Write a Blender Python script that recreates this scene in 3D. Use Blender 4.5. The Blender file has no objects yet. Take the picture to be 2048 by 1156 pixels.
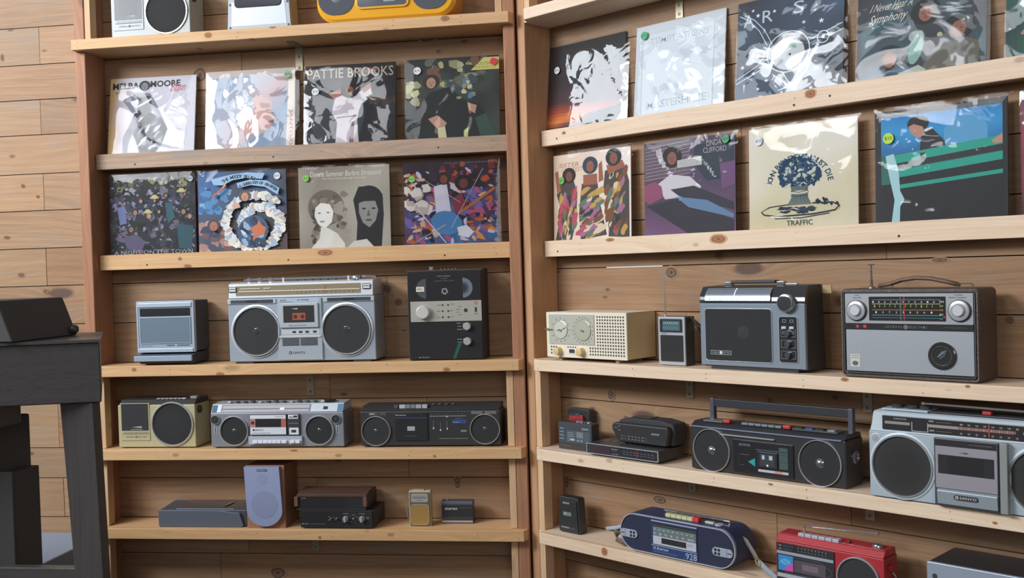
import bpy, math, random
from mathutils import Vector, Matrix, noise
SC = bpy.context.scene
EYE = 1.45                      # camera height above the shop floor
# ---------------------------------------------------------------- camera
ALPHA = -0.6407                 # the right-hand shelving turns towards the viewer
cam_d = bpy.data.cameras.new('camera'); cam = bpy.data.objects.new('camera', cam_d)
SC.collection.objects.link(cam); SC.camera = cam
cam_d.sensor_width = 36.0; cam_d.lens = 2065.0/2048*36.0
cam_d.clip_start = 0.05
def _cam():
    yaw, pitch, roll = -0.1433, -0.0197, -0.0304
    cy, sy, cp, sp, cr, sr = math.cos(yaw), math.sin(yaw), math.cos(pitch), math.sin(pitch), math.cos(roll), math.sin(roll)
    f = Vector((sy*cp, cy*cp, sp)); r = Vector((cy, -sy, 0)); u = r.cross(f)
    r2 = r*cr+u*sr; u2 = -r*sr+u*cr
    M = Matrix((r2, u2, -f)).transposed().to_4x4()
    M.translation = Vector((0.4221, -3.2203, EYE)); return M
cam.matrix_world = _cam()
# ---------------------------------------------------------------- world, lights, exposure
SC.view_settings.view_transform = 'Standard'; SC.view_settings.look = 'None'
SC.view_settings.exposure = -0.06; SC.view_settings.gamma = 1.0
SC.view_settings.use_curve_mapping = False
W = bpy.data.worlds.new('world'); SC.world = W; W.use_nodes = True
nt = W.node_tree; bg = nt.nodes['Background']
tc = nt.nodes.new('ShaderNodeTexCoord'); sx = nt.nodes.new('ShaderNodeSeparateXYZ')
cr = nt.nodes.new('ShaderNodeValToRGB'); mp = nt.nodes.new('ShaderNodeMapRange')
nt.links.new(tc.outputs['Generated'], sx.inputs[0]); nt.links.new(sx.outputs['Z'], mp.inputs[0])
mp.inputs[1].default_value = -1; mp.inputs[2].default_value = 1
nt.links.new(mp.outputs[0], cr.inputs[0]); nt.links.new(cr.outputs[0], bg.inputs[0])
cr.color_ramp.elements[0].color = (.34, .31, .29, 1); cr.color_ramp.elements[1].color = (.86, .87, .90, 1)
cr.color_ramp.elements[0].position = .3; cr.color_ramp.elements[1].position = .9
bg.inputs[1].default_value = 0.24
def area(name, loc, target, sx_, sy_, power, col):
    d = bpy.data.lights.new(name, 'AREA'); d.shape = 'RECTANGLE'; d.size = sx_; d.size_y = sy_
    d.energy = power; d.color = col
    o = bpy.data.objects.new(name, d); SC.collection.objects.link(o)
    o.location = loc; o.rotation_euler = (Vector(target)-Vector(loc)).to_track_quat('-Z', 'Y').to_euler()
    return o
# daylight through the tall shop windows: a long one on the left, one high behind the viewer; plus an added rear fill
area('window_daylight_near', (-3.1, -2.35, EYE+1.6), (-.2, -.1, EYE+.1), 1.6, .85, 118, (.93, .96, 1.0))
area('window_daylight_left', (-4.9, -2.7, EYE+2.55), (-.3, -.9, EYE+.9), 4.2, 1.0, 120, (.88, .94, 1.0))
area('window_daylight_high', (-2.3, -4.3, EYE+2.75), (-.3, 0, EYE+.3), 1.3, 1.2, 50, (.95, .97, 1.0))
area('added_rear_fill', (1.4, -6.8, EYE+1.2), (0.1, 0, EYE+.0), 2.6, 1.5, 55, (.97, .98, 1.0))  # unseen soft source added behind the viewer to fill the shade

# ---------------------------------------------------------------- colour and material helpers
def lin(h):
    if not isinstance(h, str): return tuple(h)
    if len(h) == 3: h = ''.join(c+c for c in h)
    v = [int(h[i:i+2], 16)/255 for i in (0, 2, 4)]
    return tuple(.020+.980*(((x+.055)/1.055)**2.4 if x > .04045 else x/12.92) for x in v)
MATS = {}
def mat(name, rough, metal=0.0, bump=0.0, bscale=400, dots=0.0, dscale=260, coat=0.0, spec=.5):
    m = bpy.data.materials.new(name); m.use_nodes = True; t = m.node_tree; b = t.nodes['Principled BSDF']
    a = t.nodes.new('ShaderNodeAttribute'); a.attribute_name = 'Col'
    b.inputs['Roughness'].default_value = rough; b.inputs['Metallic'].default_value = metal
    b.inputs['Specular IOR Level'].default_value = spec; b.inputs['Coat Weight'].default_value = coat
    src = a.outputs['Color']
    co = t.nodes.new('ShaderNodeTexCoord')
    if dots:
        vo = t.nodes.new('ShaderNodeTexVoronoi'); vo.inputs['Scale'].default_value = dscale
        vo.inputs['Randomness'].default_value = 0.0
        t.links.new(co.outputs['Object'], vo.inputs['Vector'])
        r = t.nodes.new('ShaderNodeMapRange'); r.inputs[1].default_value = .25; r.inputs[2].default_value = .4
        t.links.new(vo.outputs['Distance'], r.inputs[0])
        mx = t.nodes.new('ShaderNodeMix'); mx.data_type = 'RGBA'; mx.blend_type = 'MULTIPLY'
        mx.inputs[0].default_value = 1.0
        r2 = t.nodes.new('ShaderNodeMapRange'); r2.inputs[3].default_value = 1-dots; r2.inputs[4].default_value = 1
        t.links.new(r.outputs[0], r2.inputs[0])
        t.links.new(src, mx.inputs[6]); t.links.new(r2.outputs[0], mx.inputs[7]); src = mx.outputs[2]
    if bump:
        n = t.nodes.new('ShaderNodeTexNoise'); n.inputs['Scale'].default_value = bscale; n.inputs['Detail'].default_value = 3
        t.links.new(co.outputs['Object'], n.inputs['Vector'])
        bu = t.nodes.new('ShaderNodeBump'); bu.inputs['Strength'].default_value = bump; bu.inputs['Distance'].default_value = .002
        t.links.new(n.outputs[0], bu.inputs['Height']); t.links.new(bu.outputs[0], b.inputs['Normal'])
    t.links.new(src, b.inputs['Base Color'])
    MATS[name] = m; return m
mat('plastic', .38); mat('matte', .75, bump=.15, bscale=300); mat('gloss', .08, coat=.5)
mat('metal', .36, metal=.35); mat('chrome', .16, metal=.8); mat('ringmetal', .24, metal=.6); mat('print', .55, spec=.25)
mat('grille', .8, dots=.7, dscale=240, spec=.25); mat('mesh', .35, metal=.4, dots=.5, dscale=250)
mat('leather', .42, bump=.6, bscale=160); mat('fabric', .9, bump=.5, bscale=500); mat('canvas', .95, bump=.35, bscale=260, spec=0)

def wood(name, light, dark, knot, axis='X', grey=0.0, rough=.55, blotch=.35):
    """pine: streaky grain along one axis, growth rings, knots, greyed patches"""
    m = bpy.data.materials.new(name); m.use_nodes = True; t = m.node_tree; b = t.nodes['Principled BSDF']
    N = t.nodes.new; L = t.links.new
    co = N('ShaderNodeTexCoord'); sd = N('ShaderNodeAttribute'); sd.attribute_name = 'Seed'
    tint = N('ShaderNodeAttribute'); tint.attribute_name = 'Col'
    sep = N('ShaderNodeSeparateXYZ'); L(co.outputs['Object'], sep.inputs[0])
    com = N('ShaderNodeCombineXYZ')
    o = {'X': ('X', 'Y', 'Z'), 'Z': ('Z', 'Y', 'X'), 'Y': ('Y', 'X', 'Z')}[axis]
    for i, k in enumerate(o): L(sep.outputs[k], com.inputs[i])
    sc = N('ShaderNodeVectorMath'); sc.operation = 'SCALE'; sc.inputs[3].default_value = 37.0
    cs = N('ShaderNodeCombineXYZ')
    for i in range(3): L(sd.outputs['Fac'], cs.inputs[i])
    L(cs.outputs[0], sc.inputs[0])
    ad = N('ShaderNodeVectorMath'); ad.operation = 'ADD'; L(com.outputs[0], ad.inputs[0]); L(sc.outputs[0], ad.inputs[1])
    def stretch(x, y, z, src):
        v = N('ShaderNodeVectorMath'); v.operation = 'MULTIPLY'; v.inputs[1].default_value = (x, y, z)
        L(src, v.inputs[0]); return v.outputs[0]
    # knots
    kv = N('ShaderNodeTexVoronoi'); kv.inputs['Scale'].default_value = 1.0; kv.inputs['Randomness'].default_value = .9
    L(stretch(2.0, 3.0, 5.2, ad.outputs[0]), kv.inputs['Vector'])
    kd = kv.outputs['Distance']
    # rings bent round the knots
    inv = N('ShaderNodeMath'); inv.operation = 'ADD'; inv.inputs[1].default_value = .10; L(kd, inv.inputs[0])
    dv = N('ShaderNodeMath'); dv.operation = 'DIVIDE'; dv.inputs[0].default_value = .013; L(inv.outputs[0], dv.inputs[1])
    cv = N('ShaderNodeCombineXYZ'); L(dv.outputs[0], cv.inputs[2])
    bent = N('ShaderNodeVectorMath'); bent.operation = 'ADD'; L(ad.outputs[0], bent.inputs[0]); L(cv.outputs[0], bent.inputs[1])
    wv = N('ShaderNodeTexWave'); wv.wave_type = 'BANDS'; wv.bands_direction = 'Z'; wv.inputs['Scale'].default_value = 11
    wv.inputs['Distortion'].default_value = 4.5; wv.inputs['Detail'].default_value = 3; wv.inputs['Detail Scale'].default_value = .8
    L(stretch(.22, .8, 1.0, bent.outputs[0]), wv.inputs['Vector'])
    fn = N('ShaderNodeTexNoise'); fn.inputs['Scale'].default_value = 3.0; fn.inputs['Detail'].default_value = 7; fn.inputs['Roughness'].default_value = .65
    L(stretch(2.0, 60, 60, bent.outputs[0]), fn.inputs['Vector'])
    bn = N('ShaderNodeTexNoise'); bn.inputs['Scale'].default_value = 2.2; bn.inputs['Detail'].default_value = 4
    L(stretch(1.0, 3, 3.5, ad.outputs[0]), bn.inputs['Vector'])
    f = N('ShaderNodeMath'); f.operation = 'MULTIPLY_ADD'; f.inputs[1].default_value = .075; L(wv.outputs['Fac'], f.inputs[0])
    f2 = N('ShaderNodeMath'); f2.operation = 'MULTIPLY'; f2.inputs[1].default_value = .75; L(fn.outputs['Fac'], f2.inputs[0])
    L(f2.outputs[0], f.inputs[2])
    mx = N('ShaderNodeMix'); mx.data_type = 'RGBA'
    mr = N('ShaderNodeMapRange'); mr.inputs[1].default_value = .20; mr.inputs[2].default_value = .66; L(f.outputs[0], mr.inputs[0])
    L(mr.outputs[0], mx.inputs[0]); mx.inputs[6].default_value = (*lin(light), 1); mx.inputs[7].default_value = (*lin(dark), 1)
    # blotches
    m2 = N('ShaderNodeMix'); m2.data_type = 'RGBA'; m2.blend_type = 'MULTIPLY'
    r = N('ShaderNodeMapRange'); r.inputs[1].default_value = .35; r.inputs[2].default_value = .75; r.inputs[4].default_value = blotch; L(bn.outputs['Fac'], r.inputs[0])
    L(r.outputs[0], m2.inputs[0]); L(mx.outputs[2], m2.inputs[6]); m2.inputs[7].default_value = (.72, .60, .50, 1)
    # grey weathering
    gn = N('ShaderNodeTexNoise'); gn.inputs['Scale'].default_value = 3.1; gn.inputs['Detail'].default_value = 6; gn.inputs['Roughness'].default_value = .7
    L(stretch(1.3, 5, 5, ad.outputs[0]), gn.inputs['Vector'])
    gr = N('ShaderNodeMapRange'); gr.inputs[1].default_value = .50; gr.inputs[2].default_value = .72; gr.inputs[4].default_value = grey; L(gn.outputs['Fac'], gr.inputs[0])
    m3 = N('ShaderNodeMix'); m3.data_type = 'RGBA'; L(gr.outputs[0], m3.inputs[0]); L(m2.outputs[2], m3.inputs[6]); m3.inputs[7].default_value = (.28, .27, .25, 1)
    # knot colour
    kr = N('ShaderNodeValToRGB'); kr.color_ramp.elements[0].position = .075; kr.color_ramp.elements[1].position = .115
    kr.color_ramp.elements[0].color = (1, 1, 1, 1); kr.color_ramp.elements[1].color = (0, 0, 0, 1); L(kd, kr.inputs[0])
    k2 = N('ShaderNodeTexVoronoi'); k2.inputs['Scale'].default_value = 1.0; L(stretch(5.5, 3.0, 11.0, ad.outputs[0]), k2.inputs['Vector'])
    r2 = N('ShaderNodeMapRange'); r2.inputs[1].default_value = .045; r2.inputs[2].default_value = .085; r2.inputs[3].default_value = .85; r2.inputs[4].default_value = 0; L(k2.outputs['Distance'], r2.inputs[0])
    kx = N('ShaderNodeMath'); kx.operation = 'MAXIMUM'; L(kr.outputs[0], kx.inputs[0]); L(r2.outputs[0], kx.inputs[1]); kr = kx
    km = N('ShaderNodeMath'); km.operation = 'MULTIPLY'; km.inputs[1].default_value = knot; L(kr.outputs[0], km.inputs[0])
    m4 = N('ShaderNodeMix'); m4.data_type = 'RGBA'; L(km.outputs[0], m4.inputs[0]); L(m3.outputs[2], m4.inputs[6]); m4.inputs[7].default_value = (*lin('5e4434'), 1)
    m5 = N('ShaderNodeMix'); m5.data_type = 'RGBA'; m5.blend_type = 'MULTIPLY'; m5.inputs[0].default_value = 1
    L(m4.outputs[2], m5.inputs[6]); L(tint.outputs['Color'], m5.inputs[7]); L(m5.outputs[2], b.inputs['Base Color'])
    b.inputs['Roughness'].default_value = rough; b.inputs['Specular IOR Level'].default_value = .3
    bu = N('ShaderNodeBump'); bu.inputs['Strength'].default_value = .25; bu.inputs['Distance'].default_value = .002
    L(fn.outputs['Fac'], bu.inputs['Height']); L(bu.outputs[0], b.inputs['Normal'])
    MATS[name] = m; return m
wood('pine_wall', 'b99774', '9a7753', .9, grey=.5)
wood('pine_back', 'b5906c', '8a694a', .95, grey=.30)
wood('pine_shelf', 'e2bd8e', 'c69867', .6, grey=.05, blotch=.25)
wood('pine_pale', 'f3dfc9', 'dec1a1', .5, grey=.03, blotch=.2)
wood('pine_grey', 'c3a68e', '93806f', .5, grey=.9)
wood('post_red', 'bd8763', '8f5f43', .6, axis='Z', grey=.05)
wood('post_tan', 'd0a27a', 'a87a52', .6, axis='Z', grey=.05)
wood('trim_pale', 'dcbb94', 'c49c72', .4, axis='Z')
wood('dark_oak', '4a4645', '393635', .2, rough=.35)
wood('dark_oak_up', '4a4645', '393635', .2, axis='Z', rough=.35)
wood('walnut', '6b4836', '4a3024', .1, axis='Z')
wood('beech', 'a5785a', '8a5f45', .1, axis='Z')

def film_material(nm, fac):
    m = bpy.data.materials.new(nm); m.use_nodes = True; t = m.node_tree; t.nodes.clear(); N = t.nodes.new; L = t.links.new
    out = N('ShaderNodeOutputMaterial'); mx = N('ShaderNodeMixShader'); tr = N('ShaderNodeBsdfTransparent'); gl = N('ShaderNodeBsdfGlossy')
    gl.inputs['Roughness'].default_value = .055; gl.inputs['Color'].default_value = (1, 1, 1, 1)
    tr.inputs['Color'].default_value = (.97, .97, .97, 1)
    fr = N('ShaderNodeFresnel'); fr.inputs['IOR'].default_value = 1.55
    co = N('ShaderNodeTexCoord'); n = N('ShaderNodeTexNoise'); n.inputs['Scale'].default_value = 14; n.inputs['Detail'].default_value = 2
    n.inputs['Distortion'].default_value = 1.2
    L(co.outputs['Object'], n.inputs['Vector'])
    bu = N('ShaderNodeBump'); bu.inputs['Strength'].default_value = .22; bu.inputs['Distance'].default_value = .006
    L(n.outputs[0], bu.inputs['Height']); L(bu.outputs[0], gl.inputs['Normal'])
    ad = N('ShaderNodeMath'); ad.operation = 'MULTIPLY'; ad.inputs[1].default_value = fac
    L(fr.outputs[0], ad.inputs[0]); L(ad.outputs[0], mx.inputs[0]); L(tr.outputs[0], mx.inputs[1]); L(gl.outputs[0], mx.inputs[2]); L(mx.outputs[0], out.inputs[0])
    MATS[nm] = m
film_material('film', .62); film_material('film_soft', .26); film_material('film_bright', 1.5); film_material('film_mid', .48)

# ---------------------------------------------------------------- mesh builder
def curve_text(s, res=2, bold=0.0):
    key = (s, res, bold)
    if key in _TC: return _TC[key]
    c = bpy.data.curves.new('t', 'FONT'); c.body = s; c.resolution_u = res; c.fill_mode = 'FRONT'; c.offset = bold
    o = bpy.data.objects.new('t', c); me = bpy.data.meshes.new_from_object(o)
    V = [(v.co.x, v.co.y) for v in me.vertices]; F = [tuple(p.vertices) for p in me.polygons]
    bpy.data.objects.remove(o); bpy.data.meshes.remove(me); bpy.data.curves.remove(c)
    if not V: V = [(0, 0), (1, 0), (1, 1)]; F = []
    x0 = min(v[0] for v in V); x1 = max(v[0] for v in V); y0 = min(v[1] for v in V); y1 = max(v[1] for v in V)
    V = [((x-x0)/max(x1-x0, 1e-6), (y-y0)/max(y1-y0, 1e-6)) for x, y in V]
    _TC[key] = (V, F, (x1-x0)/max(y1-y0, 1e-6)); return _TC[key]
_TC = {}
def rrect(x0, z0, x1, z1, r, n=5):
    if r <= 0: return [(x0, z0), (x1, z0), (x1, z1), (x0, z1)]
    r = min(r, abs(x1-x0)/2-1e-5, abs(z1-z0)/2-1e-5); P = []
    for cx, cz, a0 in ((x1-r, z0+r, -90), (x1-r, z1-r, 0), (x0+r, z1-r, 90), (x0+r, z0+r, 180)):
        for i in range(n+1):
            a = math.radians(a0+90*i/n); P.append((cx+r*math.cos(a), cz+r*math.sin(a)))
    return P
def circ(cx, cz, rx, rz=None, n=32, a0=0, a1=360):
    rz = rx if rz is None else rz; full = abs(a1-a0) >= 360; k = n if full else n+1
    return [(cx+rx*math.cos(math.radians(a0+(a1-a0)*i/n)), cz+rz*math.sin(math.radians(a0+(a1-a0)*i/n))) for i in range(k)]
class MB:
    """collects coloured shapes into ONE mesh; x right, z up, y into the shelf (front faces -y)"""
    def __init__(s): s.V = []; s.F = []; s.C = []; s.M = []; s.S = []; s.mats = []; s.k = 0
    def add(s, vs, fs, col, fin, seed=0.0):
        b = len(s.V); s.V += [tuple(v) for v in vs]
        if fin not in s.mats: s.mats.append(fin)
        mi = s.mats.index(fin); col = lin(col)
        for f in fs: s.F.append(tuple(b+i for i in f)); s.C.append(col); s.M.append(mi); s.S.append(seed)
        return s
    def box(s, x0, x1, y0, y1, z0, z1, col, fin='plastic', seed=0.0):
        v = [(x, y, z) for x in (x0, x1) for y in (y0, y1) for z in (z0, z1)]
        return s.add(v, [(0, 1, 3, 2), (4, 6, 7, 5), (0, 4, 5, 1), (2, 3, 7, 6), (0, 2, 6, 4), (1, 5, 7, 3)], col, fin, seed)
    def prism(s, pts, y0, y1, col, fin='plastic', pts1=None, seed=0.0):
        a = sum(pts[i][0]*pts[(i+1) % len(pts)][1]-pts[(i+1) % len(pts)][0]*pts[i][1] for i in range(len(pts)))
        if a < 0: pts = pts[::-1]; pts1 = pts1[::-1] if pts1 else None
        q = pts1 or pts; n = len(pts)
        v = [(x, y0, z) for x, z in pts]+[(x, y1, z) for x, z in q]
        f = [tuple(range(n)), tuple(range(2*n-1, n-1, -1))]+[(i, n+i, n+(i+1) % n, (i+1) % n) for i in range(n)]
        return s.add(v, f, col, fin, seed)
    def sideprism(s, prof, x0, x1, col, fin='plastic', seed=0.0):
        """profile in (y,z) swept along x"""
        n = len(prof); v = [(x0, y, z) for y, z in prof]+[(x1, y, z) for y, z in prof]
        a = sum(prof[i][0]*prof[(i+1) % n][1]-prof[(i+1) % n][0]*prof[i][1] for i in range(n))
        f = [tuple(range(n-1, -1, -1)), tuple(range(n, 2*n))]+[(i, (i+1) % n, n+(i+1) % n, n+i) for i in range(n)]
        if a < 0: f = [t[::-1] for t in f]
        return s.add(v, f, col, fin, seed)
    def topprism(s, pts, z0, z1, col, fin='plastic'):
        """outline in (x,y) swept up z"""
        n = len(pts); a = sum(pts[i][0]*pts[(i+1) % n][1]-pts[(i+1) % n][0]*pts[i][1] for i in range(n))
        if a < 0: pts = pts[::-1]
        v = [(x, y, z0) for x, y in pts]+[(x, y, z1) for x, y in pts]
        f = [tuple(range(n-1, -1, -1)), tuple(range(n, 2*n))]+[(i, (i+1) % n, n+(i+1) % n, n+i) for i in range(n)]
        return s.add(v, f, col, fin)
    def rev(s, c, prof, col, fin='chrome', n=40, axis='Y', cap=False):
        """revolve (radius, offset) about an axis through c"""
        v = []; m = len(prof)
        for i in range(n):
            a = 2*math.pi*i/n; ca, sa = math.cos(a), math.sin(a)
            for r, o in prof:
                v.append({'Y': (c[0]+r*ca, c[1]+o, c[2]+r*sa), 'Z': (c[0]+r*ca, c[1]-r*sa, c[2]+o), 'X': (c[0]+o, c[1]-r*ca, c[2]+r*sa)}[axis])
        f = [(i*m+j, ((i+1) % n)*m+j, ((i+1) % n)*m+j+1, i*m+j+1) for i in range(n) for j in range(m-1)]
        if cap: f.append(tuple(i*m for i in range(n-1, -1, -1)))
        return s.add(v, f, col, fin)
    def knob(s, x, y, z, r, h, col, fin='metal', axis='Y', n=24):
        return s.rev((x, y, z), [(r*.0001, -h), (r*.86, -h), (r, -h*.85), (r, 0)], col, fin, n, axis) if axis == 'Y' else s.rev((x, y, z), [(r, 0), (r, h*.85), (r*.86, h), (r*.0001, h)], col, fin, n, axis)
    def ring(s, x, y, z, r, w, d, col, fin='chrome', n=48):
        return s.rev((x, y, z), [(r+w/2, 0), (r+w/2, -d*.6), (r+w*.25, -d), (r-w*.25, -d), (r-w/2, -d*.5), (r-w/2, 0)], col, fin, n)
    def tube(s, pts, r, col, fin='chrome', n=8, rz=None):
        pts = [Vector(p) for p in pts]; m = len(pts); v = []; rz = rz or r
        for i, p in enumerate(pts):
            d = (pts[min(i+1, m-1)]-pts[max(i-1, 0)]).normalized()
            up = Vector((0, 0, 1)) if abs(d.z) < .9 else Vector((0, 1, 0))
            a = d.cross(up).normalized(); b = a.cross(d)
            rr = r[i] if isinstance(r, (list, tuple)) else r; r2 = rz[i] if isinstance(rz, (list, tuple)) else rz
            for k in range(n):
                t = 2*math.pi*(k+.5)/n; v.append(p+a*math.cos(t)*rr+b*math.sin(t)*r2)
        f = [(i*n+k, i*n+(k+1) % n, (i+1)*n+(k+1) % n, (i+1)*n+k) for i in range(m-1) for k in range(n)]
        f += [tuple(range(n-1, -1, -1)), tuple((m-1)*n+k for k in range(n))]
        f = [t[::-1] for t in f]
        return s.add(v, f, col, fin)
    def flat(s, pts, y, col, fin='print'):
        """a printed patch lying on a front face"""
        a = sum(pts[i][0]*pts[(i+1) % len(pts)][1]-pts[(i+1) % len(pts)][0]*pts[i][1] for i in range(len(pts)))
        if a < 0: pts = pts[::-1]
        return s.add([(x, y, z) for x, z in pts], [tuple(range(len(pts)))], col, fin)
    def rect(s, x0, z0, x1, z1, y, col, fin='print', r=0): return s.flat(rrect(x0, z0, x1, z1, r), y, col, fin)
    def frame(s, x0, z0, x1, z1, w, y0, y1, col, fin='metal', r=0, n=5):
        a = rrect(x0, z0, x1, z1, r, n); b = rrect(x0+w, z0+w, x1-w, z1-w, max(r-w, 0.0004 if r > 0 else 0), n); k = len(a)
        v = [(x, y, z) for y in (y0, y1) for q in (a, b) for x, z in q]
        f = []
        for i in range(k):
            j = (i+1) % k
            f += [(i, j, k+j, k+i), (2*k+i, 2*k+j, j, i), (k+i, k+j, 3*k+j, 3*k+i)]
        return s.add(v, f, col, fin)
    def text(s, t, x0, z0, x1, z1, y, col, fin='print', shear=0.0, keep=False, rot=0, bold=0.0):
        V, F, asp = curve_text(t, 2, bold)
        w, h = x1-x0, z1-z0
        if keep: w = asp*h
        if rot == 90: pts = [(x0+(1-b)*(x1-x0), y, z0+a*(z1-z0)) for a, b in V]
        elif rot == -90: pts = [(x0+b*(x1-x0), y, z1-a*(z1-z0)) for a, b in V]
        else: pts = [(x0+a*w+b*h*shear, y, z0+b*h) for a, b in V]
        return s.add(pts, F, col, fin)
    def obj(s, name, parent=None, bevel=0.0, label=None, smooth=False, seg=2):
        me = bpy.data.meshes.new(name); me.from_pydata(s.V, [], s.F)
        for f in s.mats: me.materials.append(MATS[f])
        me.polygons.foreach_set('material_index', s.M)
        ca = me.color_attributes.new('Col', 'FLOAT_COLOR', 'CORNER'); buf = []
        for f, c in zip(s.F, s.C): buf += [c[0], c[1], c[2], 1.0]*len(f)
        ca.data.foreach_set('color', buf)
        sa = me.attributes.new('Seed', 'FLOAT', 'FACE'); sa.data.foreach_set('value', s.S)
        me.update()
        o = bpy.data.objects.new(name, me); SC.collection.objects.link(o)
        if parent: o.parent = parent
        if label: o['label'] = label
        if bevel:
            b = o.modifiers.new('bevel', 'BEVEL'); b.width = bevel; b.segments = seg; b.limit_method = 'ANGLE'; b.angle_limit = math.radians(40)
            b.harden_normals = True
        if smooth or bevel:
            me.shade_smooth()
            if not smooth: pass
        else:
            me.set_sharp_from_angle(angle=math.radians(35)) if hasattr(me, 'set_sharp_from_angle') else None
            me.shade_smooth(); me.set_sharp_from_angle(angle=math.radians(35))
        return o
def tag(o, label, cat, group=None, kind=None):
    if label: o['label'] = label
    if cat: o['category'] = cat
    if group: o['group'] = group
    if kind: o['kind'] = kind
    return o
def unit_point(unit, s, dep, z):
    if unit == 'L': return Vector((s, dep, z+EYE))
    c, n = math.cos(ALPHA), math.sin(ALPHA)
    return Vector((s*c-dep*n, s*n+dep*c, z+EYE))
def thing(name, label, cat, unit, s, dep, z, rot=0.0, tilt=0.0, group=None):
    o = bpy.data.objects.new(name, None); SC.collection.objects.link(o); o.empty_display_size = .05
    o.location = unit_point(unit, s, dep, z); o.rotation_euler = (tilt, 0, (ALPHA if unit == 'R' else 0)+rot)
    return tag(o, label, cat, group)
SH = dict(z0=.808, z3=-.287, z4=-.567, z5=-.831)
# ================================================================ the room
rnd = random.Random(7)
def knot(b, x, z, rx, rz, y, dark=False, lo=-9, hi=9):
    """a sawn branch knot: pale halo, dark bark ring, brown heart"""
    for k, (q, c) in enumerate(((1.25, '9c7958' if dark else 'cf9d70'), (.92, '553f2e' if dark else '8f5c3c'), (.70, '7a5a40' if dark else 'a9704a'), (.25, '4a3527' if dark else '7c4a30'))):
        P_ = []
        for i in range(20):
            t = 2*math.pi*i/20; w = q*(1+.16*noise.noise(Vector((x*40+math.cos(t)*1.3, z*40+math.sin(t)*1.3, k*.3))))
            P_.append((x+rx*w*math.cos(t), min(max(z+rz*w*math.sin(t), lo), hi)))
        b.flat(P_, y-.00025*(k+1), c, 'matte')
WK = {'L': [(-1.125, .698, .024, .023), (-.326, .7765, .028, .0155), (-.287, .728, .0085, .0066), (-.488, -.0555, .015, .013), (-.451, -.100, .013, .0115), (-.9075, -1.021, .026, .020), (-.269, -.709, .011, .021), (-.636, -.581, .0085, .0066), (-1.271, .24, .011, .007), (-.433, .291, .0085, .0065), (-.745, .338, .0088, .0068), (-1.86, .80, .006, .012), (-1.80, .345, .007, .006), (-1.745, .305, .006, .005), (-1.82, .03, .013, .008), (-1.73, -.03, .010, .009), (-1.87, .165, .012, .006)],
      'R': [(.4506, -.0255, .021, .017), (.205, -.074, .008, .005), (.194, -.097, .008, .005), (.207, -.403, .013, .014), (.264, -.470, .0095, .0077), (.0116, -.70, .009, .020), (.3855, -.707, .026, .012), (.6165, .018, .015, .010), (1.24, -.0104, .019, .006), (.768, -.38, .009, .007), (.412, -.464, .007, .0045), (.96, -.36, .0085, .0065), (1.398, -.153, .009, .009)]}
FK = {'L': [('z0', -1.021, .793, .013, .009), ('z0', -.23, .797, .0145, .009), ('z0', -.80, .806, .011, .004), ('l2', -.672, .072, .028, .010), ('l2', -1.181, .0668, .007, .006), ('l2', -1.155, .042, .015, .006), ('z3', -1.3234, -.298, .008, .007), ('z3', -1.0226, -.318, .015, .006), ('z3', -.2614, -.315, .011, .007), ('z4', -.3095, -.592, .006, .0045), ('z4', -.777, -.571, .013, .004), ('z5', -.70, -.856, .005, .005)],
      'R': [('l1', .947, .4225, .014, .0105), ('l2', .6594, .0644, .024, .011), ('z5', .2935, -.845, .0105, .011), ('z3', 1.068, -.2925, .009, .0045), ('z3', 1.3595, -.292, .005, .003), ('l1', .101, .4194, .0075, .0045), ('l2', .2745, .078, .014, .005), ('z4', 1.412, -.589, .005, .003), ('z4', .857, -.574, .006, .003), ('z0', .34, .797, .02, .008)]}
def planked_wall(name, x0, x1, seams, parent_rot, fixed, seed, ywall=.155):
    r = random.Random(seed); b = MB()
    b.box(x0, x1, ywall+.016, ywall+.03, -EYE, 1.45, '1c1714', 'matte')
    zs = seams
    for i in range(len(zs)-1):
        z0, z1 = zs[i], zs[i+1]
        js = [x0]
        if i in fixed: js.append(fixed[i])
        x = js[-1]+r.uniform(.9, 1.6)
        while x < x1-.3: js.append(x); x += r.uniform(1.0, 1.9)
        js.append(x1)
        for a, c in zip(js[:-1], js[1:]):
            t = r.uniform(.86, 1.06); w = r.uniform(-.03, .03)
            b.box(a+.0008, c-.0008, ywall+r.uniform(0, .0015), ywall+.017, z0+.0016, z1-.0012, (t+w, t, t-w), 'pine_wall' if name == 'wall_back' and c < -1.2 else 'pine_back', seed=round(r.uniform(0, 9), 3))
    for x, z, rx, rz in WK['L' if name == 'wall_back' else 'R']: knot(b, x, z, rx, rz, ywall-.0002, True)
    o = b.obj(name); o['kind'] = 'structure'; o.location = (0, 0, EYE); o.rotation_euler = (0, 0, parent_rot); return o
SEAM_L = [-1.45, -1.34, -1.21, -1.08, -.955, -.83, -.692, -.585, -.423, -.287, -.148, -.011, .122, .255, .385, .522, .645, .768, .899, 1.03, 1.16, 1.3, 1.45]
SEAM_R = [-1.45, -1.34, -1.21, -1.08, -.955, -.83, -.69, -.56, -.424, -.287, -.141, -.005, .135, .272, .41, .549, .686, .82, .95, 1.08, 1.2, 1.33, 1.45]
planked_wall('wall_back', -3.6, .0517, SEAM_L, 0, {17: -1.7165, 15: -1.723, 13: -1.722, 11: -1.7227, 9: -1.721, 10: -1.95, 7: -1.70, 5: -1.69, 6: -1.62}, 3)
planked_wall('wall_right', -.051, 2.6, SEAM_R, ALPHA, {5: .78, 13: .70, 9: .5}, 11)
fb = MB(); fb.box(-6, 3, -7.6, .6, -.02, 0, (.9, .9, .9), 'dark_oak')
fl = fb.obj('floor'); fl['kind'] = 'structure'

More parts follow.
